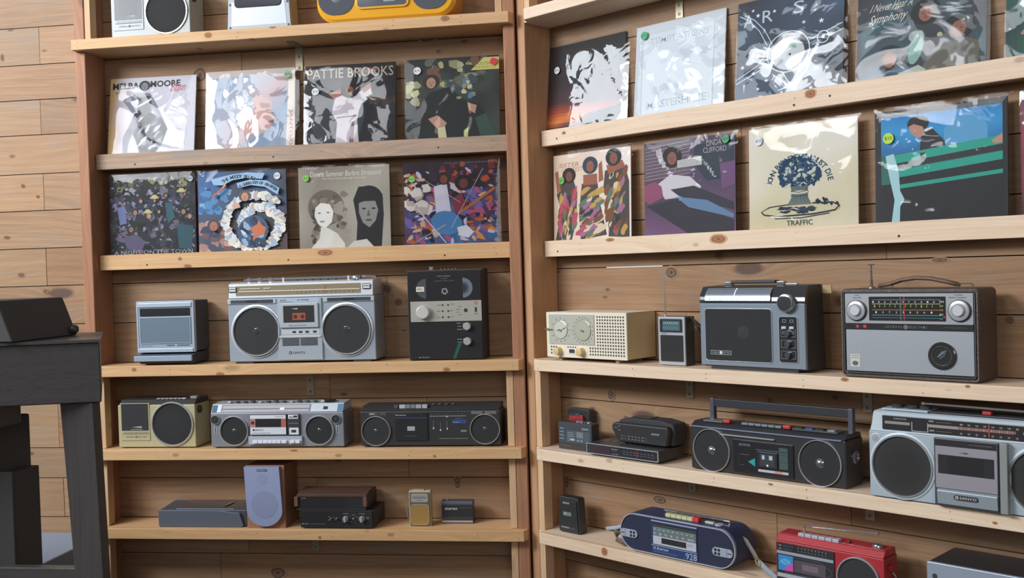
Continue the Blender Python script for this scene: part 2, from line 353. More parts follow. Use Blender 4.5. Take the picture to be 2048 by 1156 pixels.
def bracket(par, x, ztop, h, y=.155):
    """zinc angle strap: one leg up under the shelf, one down the wall, with its screws"""
    b = MB(); b.box(x-.0125, x+.0125, y-.004, y-.001, ztop-h, ztop-.0006, 'a59a80', 'metal')
    b.box(x-.0125, x+.0125, y-.085, y-.004, ztop-.0036, ztop-.0006, '9a917c', 'metal')
    o = b.obj('bracket', par, label='dull zinc angle bracket')
    for dz in (h-.012, h*.42):
        s = MB(); s.rev((x, y-.004, ztop-dz), [(.0001, -.0012), (.004, -.001), (.0052, 0)], '8f8c84', 'metal', 14)
        s.box(x-.003, x+.003, y-.0054, y-.0051, ztop-dz-.0006, ztop-dz+.0006, '222222', 'matte')
        s.box(x-.0006, x+.0006, y-.0054, y-.0051, ztop-dz-.003, ztop-dz+.003, '222222', 'matte'); s.obj('screw', o)
def nails(b, xs, z0, z1, y, rr):
    for x in xs:
        for k in range(2):
            cx = x+rr.uniform(-.004, .004); cz = z0+(z1-z0)*(.28+.42*k)+rr.uniform(-.003, .003); r = rr.uniform(.0008, .0016)
            b.flat(circ(cx, cz, r, n=8), y-.0002, '3a2c22', 'matte')
def shelving(unit, label):
    L = unit == 'L'; rr = random.Random(5 if L else 9)
    root = bpy.data.objects.new('shelving_unit', None); SC.collection.objects.link(root)
    root.location = (0, 0, EYE); root.rotation_euler = (0, 0, 0 if L else ALPHA)
    tag(root, label, 'shelving')
    if L: x0, x1, pl0, pl1, pr0, pr1 = -1.505, -.028, -1.511, -1.473, -.0515, -.0142
    else: x0, x1, pl0, pl1, pr0, pr1 = .0275, 1.80, -.0354, -.0002, 1.78, 1.815
    # posts
    for a, c, f in ((pl0, pl1, 'post_red' if L else 'post_tan'), (pr0, pr1, 'post_red')):
        b = MB(); b.box(a, c, .030, .153, -EYE, 1.30, (1, 1, 1), f, seed=a+3); b.obj('post', root, bevel=.004)
    # deep shelves: board, front rail
    for k, (zk, fin, tint) in enumerate((('z0', 'pine_shelf' if L else 'pine_pale', (1, 1, 1)), ('z3', 'pine_shelf' if L else 'pine_pale', (1, .98, .96)), ('z4', 'pine_shelf' if L else 'pine_pale', (1, 1, .98)), ('z5', 'pine_shelf' if L else 'pine_pale', (.97, .93, .88)))):
        z = SH[zk]; t = .0352
        b = MB(); b.box(pl1+.0005, pr0-.0005, .0305, .153, z-t, z-.0003, (1.0, .98, .98), fin, seed=k+1.3); s = b.obj('shelf_board', root)
        f = MB()
        if L: pts = [(x0, 0), (x1, 0), (x1+.011, .0298), (x0-.002, .0298)]
        else: pts = [(x0, 0), (x1, 0), (x1, .0298), (x0-.018, .0298)]
        f.topprism(pts, z-t, z, tint, fin); f.S = [k*2.7+.4]*len(f.F)
        nails(f, [x0+.02]+[x0+(x1-x0)*u+rr.uniform(-.05, .05) for u in (.2, .38, .55, .72, .88)]+[x1-.02], z-t, z, 0, rr)
        for n_, kx, kz, krx, krz in FK[unit]:
            if n_ == zk: knot(f, kx, kz, krx, krz, 0, False, z-t+.001, z-.001)
        f.obj('shelf_rail', root, bevel=.0022)
    # shallow record ledges with a tall lip
    for k, (zt, zb) in enumerate(((.431, .379), (.0872, .036)) if L else ((.4362, .3862), (.0848, .0342))):
        d = .070 if L else .090
        fin = ('pine_grey', 'pine_shelf')[k] if L else 'pine_pale'
        b = MB(); b.box(pl1+(.002 if L else .004), pr0-.001, d, d+.019, zb, zt, (1.0, .97, .95) if not k else (1, .97, .93), fin, seed=k*3.1+(.7 if L else 2.2))
        nails(b, [pl1+.03, pl1+.15, -.9 if L else .5, -.5 if L else .9, pr0-.05], zb, zt, d, rr)
        for cx, cz in (((-1.33, .392), (-.84, .395), (-.28, .40)) if (L and not k) else ((-1.30, .05), (-.80, .052), (-.27, .05)) if L else ((.07, .405), (.90, .40), (1.0, .41)) if not k else ((.06, .05), (1.17, .05))):
            b.flat(circ(cx, cz, .0032, n=12), d-.0003, '2c211a', 'matte')
        for n_, kx, kz, krx, krz in FK[unit]:
            if n_ == 'l%d' % (k+1): knot(b, kx, kz, krx, krz, d, False, zb+.001, zt-.001)
        b.obj('record_lip', root, bevel=.0015)
        b = MB(); b.box(pl1+.0006, pr0-.0006, d+.0192, .153, zb, zb+.008, (.95, .95, .95), 'pine_back', seed=k+5); b.obj('record_ledge', root)
    # slim uprights that carry the rails
    tl = (-1.4705, -1.4505, -.0745, -.0525) if L else (.0004, .0235, 1.755, 1.778)
    for a, c in (tl[:2], tl[2:]):
        for zt, zb, in ((1.28, SH['z0']), (SH['z3']-.0352, SH['z4']), (SH['z4']-.0352, SH['z5']), (SH['z5']-.0352, -EYE)):
            b = MB(); b.box(a, c, .031, .070, zb+.0005, zt-.0005, (1, 1, 1) if L else (1.12, 1.14, 1.18), 'trim_pale', seed=a+zt); b.obj('upright', root, bevel=.0012)
    if L:
        for zz, h in ((SH['z0'], .083), (SH['z3'], .087), (SH['z5'], .075)): bracket(root, -.768, zz-.0352, h)
    else:
        for xx in (.506, 1.05):
            for zz, h in ((SH['z0'], .064), (SH['z3'], .070), (SH['z4'], .065), (SH['z5'], .065)): bracket(root, xx, zz-.0352, h)
    return root
UL = shelving('L', 'pine wall shelving on the left, between the bare plank wall and the corner')
UR = shelving('R', 'pale pine wall shelving on the right, angled towards the viewer')

# thin pale strip lying in the open seam behind the clock radio
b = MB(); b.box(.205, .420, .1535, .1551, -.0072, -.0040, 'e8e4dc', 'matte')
o = b.obj('pale_seam_strip'); o['kind'] = 'structure'; o.location = (0, 0, EYE); o.rotation_euler = (0, 0, ALPHA)

# blue-grey painted platform along the bare wall, seen between the legs of the stand
b = MB(); b.box(-3.2, -1.53, -.55, .150, .0, EYE-.884, '8294ab', 'plastic')
tag(b.obj('low_platform', bevel=.006), 'smooth blue-grey platform at the foot of the bare plank wall', 'platform')

# dark stand in the left foreground
st = bpy.data.objects.new('display_stand', None); SC.collection.objects.link(st); st.location = (-.7464, -1.2, 0)
tag(st, 'dark wooden stand with a thick apron and splayed leg, cut off at the left edge', 'table')
b = MB(); v = [(0, 0), (-1.05, -.32), (-1.35, .38), (-.16, .29)]
b.topprism(v, EYE-.128, EYE-.122, (1, 1, 1), 'dark_oak'); b.obj('table_top', st)
b = MB(); b.topprism([(-.004, .004), (-1.04, -.312), (-1.34, .37), (-.163, .284)], EYE-.255, EYE-.1285, (1, 1, 1), 'dark_oak'); b.obj('apron', st, bevel=.003)
def leg(x0, x1, xb0, xb1, y0, y1, zt, zb):
    b = MB(); vs = [(x0, y0, zt), (x1, y0, zt), (x1, y1, zt), (x0, y1, zt), (xb0, y0, zb), (xb1, y0, zb), (xb1, y1, zb), (xb0, y1, zb)]
    b.add(vs, [(0, 1, 2, 3), (7, 6, 5, 4), (0, 4, 5, 1), (1, 5, 6, 2), (2, 6, 7, 3), (3, 7, 4, 0)], (1, 1, 1), 'dark_oak_up'); return b
leg(-.0975, -.022, -.035, .008, .0, .030, EYE-.2555, 0).obj('leg', st, bevel=.003)
leg(-1.28, -1.21, -1.38, -1.31, .26, .32, EYE-.2555, 0).obj('leg', st, bevel=.003)
leg(-.99, -.92, -1.03, -.96, -.26, -.20, EYE-.2555, 0).obj('leg', st, bevel=.003)
b = MB(); b.box(-.93, -.062, .004, .028, EYE-.70, EYE-.608, (1, 1, 1), 'dark_oak'); b.obj('stretcher', st, bevel=.002)
b = MB(); b.box(-.98, -.205, -.06, .028, EYE-.3, EYE-.2556, (1, 1, 1), 'dark_oak'); b.obj('drawer', st, bevel=.002)
# black box standing under the top
t = thing('speaker_cabinet', 'black cabinet standing under the dark stand at the left edge', 'speaker', 'L', -1.35, -1.0, -EYE)
b = MB(); b.box(0, .318, -.15, -.02, 0, EYE-.3005, '383635', 'matte'); b.obj('cabinet', t, bevel=.004)
b = MB(); b.box(0, .360, -.156, -.1505, .02, EYE-.41, '383635', 'matte'); b.box(.3185, .356, -.1504, -.05, .0, EYE-.415, '383635', 'matte'); b.obj('front_panel', t, bevel=.002)
b = MB(); b.rect(.276, EYE-.462, .300, EYE-.455, -.1566, 'a9a69f', 'metal'); b.obj('badge', t)
# record-player case on top of the stand
t = thing('record_player_case', 'black lidded record player case with a side knob, on the dark stand', 'record player', 'L', -1.30, -1.18, -.1215)
b = MB(); b.prism([(0, 0), (.395, 0), (.372, .062), (.362, .088), (0, .088)], -.08, .16, '383635', 'matte'); b.obj('case', t, bevel=.004)
b = MB(); b.rev((.392, .14, .014), [(.0001, .014), (.008, .014), (.0105, .009), (.0105, .003), (.006, 0)], '252323', 'plastic', 20, 'X'); b.obj('knob', t)
# ================================================================ radios on the left unit
def speaker_cone(t, x, z, r, y=0, rim='dadada', grille='2b2b2b', rimw=.006, fin='chrome', centre=True, fing='grille', seg=48, rd=.005):
    b = MB(); b.rev((x, y, z), [(.0001, -.0004-.0012), (r*.5, -.0014), (r-rimw*.3, -.0006)], grille, fing, seg); g = b.obj('speaker_grille', t)
    b = MB(); b.ring(x, y, z, r, rimw*.95, rd, rim, 'ringmetal', seg); b.obj('speaker_ring', g)
    if centre:
        b = MB()
        rr = random.Random(int(x*1e4)+int(z*1e4))
        b.rev((x, y-.0012, z), [(.0001, -.0022), (r*.10, -.0016), (r*.16, 0)], '35363a', 'gloss', 20); b.obj('dust_cap', g)
    return g
def tape_recorder(t, W, H, D, body, dark, door, ringc):
    """cassette radio with one big round grille, black top deck"""
    b = MB(); b.box(0, W, 0, D, .003, H-.012, body); b.obj('body', t, bevel=.003)
    b = MB(); b.sideprism([(.004, H-.012), (.02, H+.004), (D-.002, H+.004), (D-.002, H-.012)], .004, W-.002, dark); b.obj('top_deck', t, bevel=.002)
    b = MB()
    for i in range(7): b.box(W*(.48+.055*i), W*(.48+.055*i)+W*.045, .016, .030, H+.004, H+.008, 'a7a8a6' if i < 6 else 'd7d7d2', 'metal')
    b.obj('key_row', t, bevel=.0008)
    b = MB(); b.box(W*.86, W*.94, .05, .075, H+.004, H+.010, 'b8b8b4', 'metal'); b.obj('switch', t)
    d = MB(); d.box(W*.035, W*.415, -.0022, .001, H*.165, H*.965, body); pn = d.obj('cassette_door', t, bevel=.001)
    d = MB(); d.rect(W*.05, H*.38, W*.40, H*.955, -.0026, door, 'plastic'); d.rect(W*.11, H*.47, W*.34, H*.93, -.0028, '26262a', 'plastic')
    d.flat([(W*.185, H*.455), (W*.31, H*.435), (W*.31, H*.475)], -.0031, 'a9adae'); d.rect(W*.17, H*.40, W*.32, H*.412, -.0031, '9da0a0'); d.obj('tape_window', pn)
    d = MB(); d.text('AM FM RADIO CASSETTE RECORDER', W*.075, H*.335, W*.395, H*.352, -.0027, '3b3d3e')
    d.rect(W*.06, H*.305, W*.40, H*.318, -.0027, '4a5256')
    d.text('GENERAL', W*.10, H*.235, W*.215, H*.258, -.0027, '3b3d3e'); d.text('ELECTRIC', W*.255, H*.235, W*.375, H*.258, -.0027, '3b3d3e')
    d.flat(circ(W*.235, H*.247, W*.013), -.0027, '3b3d3e'); d.text('GE', W*.228, H*.238, W*.242, H*.256, -.0029, 'c9c9c4'); d.obj('lettering', pn)
    speaker_cone(t, W*.705, H*.51, W*.262, 0, ringc, '1f1f20', .007, centre=False)
    for x in (W*.1, W*.9):
        f = MB(); f.box(x-.012, x+.012, .01, D-.01, 0, .0035, '222222', 'matte'); f.obj('foot', t)
    k = MB(); k.rev((W, .03, H*.80), [(.013, 0), (.013, .006), (.0001, .007)], dark, 'plastic', 24, 'X'); k.obj('knob', t)
z0, z3, z4, z5 = SH['z0'], SH['z3'], SH['z4'], SH['z5']
t = thing('cassette_radio', 'white cassette radio with a round black speaker, cut off by the top edge', 'radio', 'L', -1.374, .030, z0)
tape_recorder(t, .279, .158, .105, '9fa6a9', '2b2b2c', '34373d', 'c0c0c0')
t = thing('cassette_radio', 'tan cassette radio with a big round black speaker and a black top', 'radio', 'L', -1.406, .034, z4)
tape_recorder(t, .276, .158, .112, 'b3ab84', '2a2927', '282828', 'd8d8d8')

# perforated white portable
t = thing('portable_radio', 'white perforated portable radio with screws in its corners', 'radio', 'L', -.966, .025, z0)
b = MB(); b.prism([(0, 0), (.222, 0), (.212, .19), (.010, .19)], .006, .075, 'a99f82'); b.obj('shell', t, bevel=.004)
b = MB(); b.prism([(.002, .002), (.220, .002), (.2105, .185), (.0115, .185)], 0, .0058, 'a6adb6', 'plastic'); b.obj('front_plate', t, bevel=.002)
b = MB(); b.prism([(.016, .014), (.206, .014), (.200, .090), (.020, .090)], -.0008, .0002, 'a9b0ba', 'mesh'); b.obj('perforated_grille', t)
b = MB(); b.prism(rrect(.028, .073, .190, .16, .014), -.004, 0, '2c2f3a', 'gloss'); b.obj('dial_window', t, bevel=.002)
for x, z in ((.011, .010), (.211, .010), (.013, .085), (.209, .085)):
    b = MB(); b.rev((x, 0, z), [(.0001, -.002), (.003, -.0018), (.004, 0)], '44464a', 'metal', 14); b.obj('screw', t)

# yellow boombox
t = thing('boombox', 'glossy yellow boombox with rounded ends and grey speaker wells', 'boombox', 'L', -.658, .022, z0)
Wd = .461
b = MB(); b.prism(rrect(0, .004, Wd, .165, .062, 12), .010, .125, 'e0a010', 'gloss'); b.prism(rrect(.012, .014, Wd-.012, .155, .052, 12), 0, .0101, 'e5a512', 'gloss', rrect(0, .004, Wd, .165, .062, 12)); b.obj('body', t, smooth=False)
for x0_, x1_ in ((.008, .128), (.318, .437)):
    b = MB(); b.prism(rrect(x0_, .028, x1_, .15, .05, 10), -.0025, .001, '4b4f57', 'grille'); g = b.obj('speaker_grille', t)
    b = MB(); b.rev(((x0_+x1_)/2, -.0026, .085), [(.0001, -.004), (.012, -.003), (.018, 0)], '7a7f86', 'plastic', 24); b.obj('dust_cap', g)
b = MB(); b.frame(.133, .040, .308, .16, .007, -.005, .001, 'e3a311', 'gloss', .018, 8); b.obj('deck_frame', t, bevel=.001)
b = MB(); b.prism(rrect(.140, .047, .301, .154, .012, 6), -.004, .001, '555963', 'gloss'); d = b.obj('cassette_door', t)
b = MB(); b.rect(.225, .060, .262, .070, -.0045, '8f949c', 'plastic'); b.obj('label_plate', d)
for x in (.09, .37):
    b = MB(); b.box(x-.02, x+.02, .03, .11, 0, .0045, '2b2b2b', 'matte'); b.obj('foot', t)

# cd clock radio on its wedge base
t = thing('clock_radio', 'silver clock radio with dark sides standing on a stepped base', 'radio', 'L', -1.323, .012, z3)
b = MB(); b.sideprism([(.008, .012), (.008, .033), (.03, .040), (.13, .040), (.135, .010), (.02, .004)], .006, .200, '2e2c2c', 'matte'); b.obj('base', t, bevel=.003)
b = MB(); b.box(-.006, .198, 0, .012, .014, .032, 'a5b6c9', 'metal'); b.add([(-.006, 0, .0321), (.198, 0, .0321), (.202, .032, .039), (.0, .032, .039)], [(0, 1, 2, 3)], '6f7c8c', 'metal'); tr = b.obj('base_trim', t, bevel=.0012)
b = MB(); b.text('COMPACT DISC', .08, -.0, .12, .004, -.0006, '3a3f45'); b.V = [(x, .012+z*1.5, .0352+z*.33+.0004) for x, y, z in b.V]; b.obj('lettering', tr)
b = MB(); b.prism([(.002, .044), (.203, .044), (.203, .214), (.002, .214)], .030, .132, '363332', 'matte'); b.obj('body', t, bevel=.004)
b = MB(); b.frame(0, .042, .203, .2145, .006, .016, .032, 'b5c3d2', 'metal', .002); b.obj('front_frame', t, bevel=.0008)
b = MB(); b.box(.006, .197, .0175, .030, .048, .2085, 'a5b4c4', 'metal'); fr = b.obj('front_panel', t, bevel=.001)
b = MB(); b.box(.004, .199, .0125, .0175, .0425, .056, 'b8c5d2', 'metal'); b.obj('lower_rail', t, bevel=.002)
b = MB(); b.box(.006, .197, .013, .0175, .1935, .209, 'bac8d6', 'metal'); b.obj('upper_rail', t, bevel=.002)
b = MB(); b.prism(rrect(.013, .164, .190, .190, .001), .0155, .0175, '1d1f22', 'gloss'); b.obj('display_window', t)
b = MB(); b.prism(rrect(.013, .074, .190, .1585, .001), .0155, .0175, '8296a8', 'mesh'); g = b.obj('speaker_grille', t)
b = MB(); b.frame(.0115, .0725, .1915, .160, .0022, .0145, .0176, 'a9bac9', 'metal'); b.obj('grille_frame', g)
b = MB(); b.rect(.105, .064, .185, .0665, .0172, '22262a'); b.rect(.133, .0625, .141, .068, .0171, '9fb0c2'); b.text('EMERSON RESEARCH', .014, .0635, .055, .066, .0172, '2c3238'); b.obj('tuning_slider', t)
for x in (.03, .17):
    b = MB(); b.box(x-.01, x+.01, .03, .10, 0, .0055, '232222', 'matte'); b.obj('foot', t)

# large silver two-speaker boombox
t = thing('boombox', 'large silver boombox with two big round speakers and an orange cassette window', 'boombox', 'L', -.996, .018, z3)
Wd, Hd = .500, .278
b = MB(); b.box(0, Wd, .004, .118, .006, .215, 'a9b4c0', 'metal'); b.obj('body', t, bevel=.004)
b = MB(); b.sideprism([(.002, .2155), (.006, .262), (.02, .268), (.11, .268), (.115, .2155)], .004, Wd-.004, 'd3d8dc', 'metal'); top = b.obj('tuner_section', t, bevel=.002)
def slope(z): return .002+.004*(z-.2155)/.0465-.0008
b = MB(); b.add([(.030, slope(.224), .224), (.455, slope(.224), .224), (.455, slope(.256), .256), (.030, slope(.256), .256)], [(0, 1, 2, 3)], '8e8169', 'gloss')
b.rect(.040, .2365, .452, .2392, .0012, 'eadfc8'); b.rect(.045, .246, .115, .2485, .0012, 'e6e0d2'); b.rect(.125, .246, .15, .2485, .0012, 'e6e0d2')
for i in range(16): b.rect(.050+.0115*i, .2405, .0512+.0115*i, .2435, .0012, 'ded7c5')
for i in range(14): b.rect(.24+.0145*i, .2285, .2412+.0145*i, .2335, .0012, '5c4a36')
b.rect(.333, .225, .3345, .255, .001, 'c5673c'); b.obj('dial', top)
for x in (.006, .462):
    b = MB(); b.rect(x, .236, x+.026, .254, .0006, '3a3f45', 'gloss'); b.rect(x+.002, .2465, x+.024, .252, .0002, 'd9dde0'); b.rect(x+.002, .239, x+.024, .2445, .0002, 'd9dde0'); b.rect(x+.007, .2475, x+.018, .2485, 0, '333333'); b.obj('level_meter', top)
b = MB()
for x0_, x1_ in ((.0, .167), (.328, .499)): b.box(x0_, x1_, .0, .006, .197, .2125, 'c3cad1', 'metal')
s = b.obj('tweeter_bar', t, bevel=.001)
b = MB()
for x0_, x1_ in ((.012, .158), (.342, .488)): b.rect(x0_, .199, x1_, .2105, -.0006, '8e969d', 'chrome'); b.flat(circ((x0_+x1_)/2, .2048, .022, .004), -.0009, '2d3034', 'gloss')
b.obj('horn_tweeter', s)
for x in (.098, .4045):
    b = MB(); b.rev((x, .004, .106), [(.0885, -.0006), (.0885, -.003), (.0835, -.0045), (.083, 0)], 'cdd4da', 'metal', 8 if False else 64); b.obj('speaker_bezel', t)
    speaker_cone(t, x, .106, .0795, -.001, 'e6e8ea', '2a2a2a', .0045)
b = MB(); b.box(.172, .322, -.002, .005, .010, .2125, 'b7c0c8', 'metal'); b.obj('centre_panel', t, bevel=.001)
b = MB(); b.box(.182, .312, -.0085, -.002, .116, .196, 'c0c7ce', 'metal'); d = b.obj('cassette_door', t, bevel=.0015)
b = MB(); b.rect(.195, .133, .300, .188, -.0089, '34332f', 'gloss'); b.rect(.226, .141, .270, .164, -.0093, 'a8492c', 'print'); b.flat(circ(.236, .152, .0065), -.0096, '2a2623'); b.flat(circ(.260, .152, .0065), -.0096, '2a2623')
b.flat([(.222, .178), (.244, .1795), (.244, .176)], -.0096, 'cfd3d4'); b.text('FULL AUTO STOP', .213, .121, .272, .1255, -.0089, '4b5056'); b.obj('tape_window', d)
b = MB(); b.rect(.178, .199, .316, .211, -.0024, 'a9b7c6'); b.text('AMSS', .182, .2035, .204, .2085, -.0028, '394048'); b.text('M 9998', .242, .2025, .280, .2085, -.0028, '3f5674'); b.rect(.182, .2, .225, .2012, -.0028, '4c555e')
b.rect(.184, .094, .314, .110, -.0026, 'd3d8dc', 'metal')
for x in (.222, .244, .266, .292): b.rect(x, .098, x+.012, .105, -.0029, '2a2d30')
b.obj('switch_row', t)
b = MB()
for r in range(2):
    for i in range(6): b.box(.186+r*.062, .243+r*.062, -.004, -.0015, .058+i*.0042, .0602+i*.0042, '34383c', 'matte')
b.obj('vent_slots', t)
b = MB(); b.box(.176, .318, -.005, -.0015, .084, .0895, 'd8dde1', 'metal'); b.obj('trim_bar', t)
b = MB(); b.text('SANYO', .222, .030, .262, .038, -.0026, '262a2e'); b.flat(circ(.213, .034, .005), -.0026, '262a2e'); b.flat(circ(.213, .034, .0022), -.0029, 'b7c0c8'); b.obj('badge', t)
for x in (.068, .105, .143): m = MB(); m.rev((x, .03, .268), [(.009, 0), (.009, .012), (.007, .014), (.0001, .014)], 'c9d0d8', 'chrome', 20, 'Z'); m.obj('knob', top)
m = MB(); m.rev((.435, .03, .268), [(.017, 0), (.017, .009), (.015, .012), (.0001, .012)], 'b8c3d0', 'chrome', 28, 'Z'); m.obj('knob', top)
for x in (.183, .405): m = MB(); m.box(x, x+.006, .025, .031, .268, .281, 'd7d7d2', 'metal'); m.obj('lever', top)
m = MB()
for i in range(6): m.box(.21+i*.026, .21+i*.026+.023, .03, .045, .268, .2735, '4b4f52', 'metal')
m.obj('key_row', top)
m = MB(); m.tube([(.02, .100, .270), (.02, .100, .275), (.05, .100, .2775), (.45, .100, .2775), (.48, .100, .275), (.48, .100, .27)], .0035, 'c5cad0', 'chrome'); m.obj('handle', t)
for x in (.05, .45):
    b = MB(); b.box(x-.03, x+.03, .01, .10, 0, .0065, '2b2b2b', 'matte'); b.obj('foot', t)

# black reel-window player
t = thing('tape_player', 'upright black tape player with two reel windows and a silver control band', 'tape player', 'L', -.388, .018, z3)
Wd, Hd = .247, .291
b = MB(); b.box(0, Wd, .012, .110, 0, Hd, '3b2f2b', 'matte'); b.obj('cabinet', t, bevel=.002)
b = MB(); b.box(.004, Wd-.004, .0, .0119, .004, Hd-.004, '17171a', 'gloss'); f = b.obj('front_panel', t, bevel=.0015)
def U(X): return (X-868)/680*Wd
def V(Y): return Hd-(Y-90)/815*Hd
b = MB(); cx, cz, r = U(1045), V(258), .032
b.flat([(cx, cz-r)]+[(x, z) for x, z in circ(cx, cz, r, n=20, a0=270, a1=90)][::-1][::-1], -.0004, '4a4b50', 'gloss')
b.flat(rrect(U(955), V(284), U(1028), V(240), .001), -.0008, 'd9d2bf'); b.rect(U(962), V(268), U(1012), V(264), -.001, '55504a'); b.rect(U(962), V(258), U(1005), V(254), -.001, '55504a'); b.obj('reel_window', f)
b = MB(); cx = U(1375); b.flat(circ(cx, cz, r, n=20, a0=-90, a1=90), -.0004, '6e7682', 'gloss'); b.flat(circ(cx, cz, r*.62, n=20, a0=-90, a1=90), -.0007, '4b5260', 'gloss'); b.flat(circ(cx, cz, r*.4, n=20, a0=-90, a1=90), -.001, '2b2e33', 'gloss'); b.obj('reel_window', f)
b = MB(); b.text('MUSIC TAPE BOX', U(1150), V(153), U(1266), V(145), -.0005, 'b9b9b6'); b.text('STEREO', U(1180), V(174), U(1238), V(168), -.0005, '8f8f8c'); b.text('AUTOMATIC CARTRIDGE SYSTEM', U(1122), V(196), U(1298), V(188), -.0005, '77787a')
for a in range(0, 360, 72):
    ca, sa = math.cos(math.radians(a)), math.sin(math.radians(a)); q = [(.004+.007*k/5, a+k*16) for k in range(6)]
    P1 = [(U(1212)+rr*math.cos(math.radians(aa)), V(285)+rr*math.sin(math.radians(aa))) for rr, aa in q]; P2 = [(U(1212)+(rr+.0035*(1-k/6))*math.cos(math.radians(aa)), V(285)+(rr+.0035*(1-k/6))*math.sin(math.radians(aa))) for k, (rr, aa) in enumerate(q)]
    b.flat(P1+P2[::-1], -.0005, 'c9cbcc')
b.text('TAPE FACILITY', U(985), V(880), U(1058), V(872), -.0005, 'b0b0ae'); b.flat(circ(U(970), V(876), .0016), -.0005, 'c9c9c9')
for j, (x0_, x1_, y) in enumerate([(1312, 1350, 575), (1320, 1352, 602), (1312, 1358, 630), (1312, 1358, 718), (1314, 1356, 745)]): b.rect(U(x0_), V(y+3), U(x1_), V(y-3), -.0005, '6f9088' if j > 2 else '8a8a88'); b.flat(circ(U(1367), V(y), .0011, n=8), -.0005, 'c9c9c9')
b.flat([(U(1268), V(890)), (U(1296), V(890)), (U(1350), V(755)), (U(1318), V(755))], -.0003, '1c5a48', 'gloss'); b.obj('lettering', f)
b = MB(); b.box(U(900), U(1538), -.0022, .0, V(556), V(372), 'b9b4aa', 'metal'); c = b.obj('control_band', t, bevel=.0005)
b = MB(); b.knob(U(1017), -.0022, V(470), .0215, .016, 'd9d6cf', 'metal', n=40); b.obj('volume_knob', c)
b = MB()
for X in (1190, 1240):
    for Y in (408, 463, 518): b.flat(circ(U(X), V(Y), .003, n=16), -.0026, '2a2826')
for X, Y in ((1158, 408), (1155, 463), (1152, 518), (1280, 402), (1268, 460), (1272, 515), (1345, 425), (1330, 450), (1328, 475), (1345, 498)): b.rect(U(X-18), V(Y+2), U(X+16), V(Y-2), -.0025, '5a5650')
b.flat(circ(U(1397), V(460), .0062), -.0026, '2c2a28'); b.rect(U(1478), V(476), U(1496), V(434), -.0026, '242424'); b.rect(U(1474), V(410), U(1502), V(380), -.0026, 'b07d5c'); b.rect(U(1474), V(495), U(1504), V(489), -.0025, '5a5650'); b.obj('jack_panel', c)
for Y in (603, 737): b = MB(); b.knob(U(1405), 0, V(Y), .0125, .012, 'b9b7b2', 'metal', n=28); b.obj('knob', t)
b = MB(); b.rev((.075, .04, Hd), [(.008, 0), (.008, .008), (.006, .010), (.0001, .010)], 'c9c9c5', 'chrome', 20, 'Z'); b.obj('top_knob', t)
b = MB()
for i in range(5): b.rev((.105+i*.012, .05, Hd), [(.0025, 0), (.0025, .003), (.0001, .003)], '8a8a88', 'metal', 10, 'Z')
b.obj('top_buttons', t)

# slim silver boombox on the fourth shelf
t = thing('boombox', 'slim silver boombox with pinkish cassette window and four small dials', 'boombox', 'L', -1.071, .018, z4)
Wd = .458
b = MB(); b.box(0, Wd, .004, .105, .004, .118, '8f939c', 'metal'); b.obj('body', t, bevel=.004)
b = MB(); b.sideprism([(.004, .1185), (.022, .145), (.095, .148), (.103, .1185)], .002, Wd-.002, 'c4ccd4', 'metal'); top = b.obj('tuner_section', t, bevel=.0015)
b = MB()
def sl(x0_, z0_, x1_, z1_, col, off=.0006):
    f_ = lambda z: .004+.018*(z-.1185)/.0265-off
    b.add([(x0_, f_(z0_), z0_), (x1_, f_(z0_), z0_), (x1_, f_(z1_), z1_), (x0_, f_(z1_), z1_)], [(0, 1, 2, 3)], col, 'gloss')
sl(.036, .1205, .345, .1425, '7f8790'); sl(.040, .1215, .340, .140, 'b9b3b4', .0009); sl(.040, .128, .34, .1305, '5b6c80', .0012); sl(.24, .1255, .255, .133, 'f0f0ec', .0014)
sl(.004, .120, .022, .142, '4b7288'); sl(.436, .120, .454, .142, '5c83a5'); sl(.388, .126, .403, .135, '25282c'); b.obj('dial', top)
b = MB()
for i in range(14): b.box(.05+i*.027, .062+i*.027, .03, .045, .1478, .1515+(.002 if i % 3 == 0 else 0), '4e5054' if i % 4 else 'd0d0cc', 'metal')
b.rev((.40, .045, .148), [(.02, 0), (.02, .006), (.0001, .008)], '54575c', 'chrome', 24, 'Z'); b.obj('key_row', top)
for x, z, r in ((.083, .058, .048), (.376, .058, .047)): speaker_cone(t, x, z, r, 0.001, 'dcdfe2', '262526', .0045)
for x in (.018, .433): speaker_cone(t, x, .095 if x < .1 else .094, .0145, .002, 'b9bcc0', '2a2a2b', .003, rd=.003)
for x in (.018, .438): b = MB(); b.rect(x-.007, .048, x+.004, .074, .0032, 'b9bec4', 'metal'); b.rect(x-.003, .050, x, .072, .0029, '3b3f43'); b.obj('slider', t)
b = MB(); b.box(.139, .266, -.004, .004, .044, .112, '2a2b2e'); d = b.obj('cassette_door', t, bevel=.0008)
b = MB(); b.rect(.141, .0985, .264, .1105, -.0044, 'd5d9de'); b.rect(.141, .0465, .264, .070, -.0044, 'ced2da'); b.rect(.141, .070, .159, .0985, -.0044, 'b9776e'); b.rect(.248, .070, .264, .0985, -.0044, 'b05a52'); b.flat(circ(.150, .085, .006), -.0047, '2d2728'); b.rect(.160, .0735, .247, .0985, -.0044, '211e20', 'gloss')
b.text('JODA MS', .228, .1025, .256, .1065, -.0048, '3c4148'); b.text('SANYO', .157, .0585, .186, .0645, -.0048, '22252a'); b.flat(circ(.1525, .0615, .0033), -.0048, '22252a'); b.rect(.148, .0505, .21, .052, -.0048, '71767e'); b.obj('tape_window', d)
b = MB(); b.box(.268, .310, -.002, .004, .043, .112, '2c2d31'); d = b.obj('selector_panel', t)
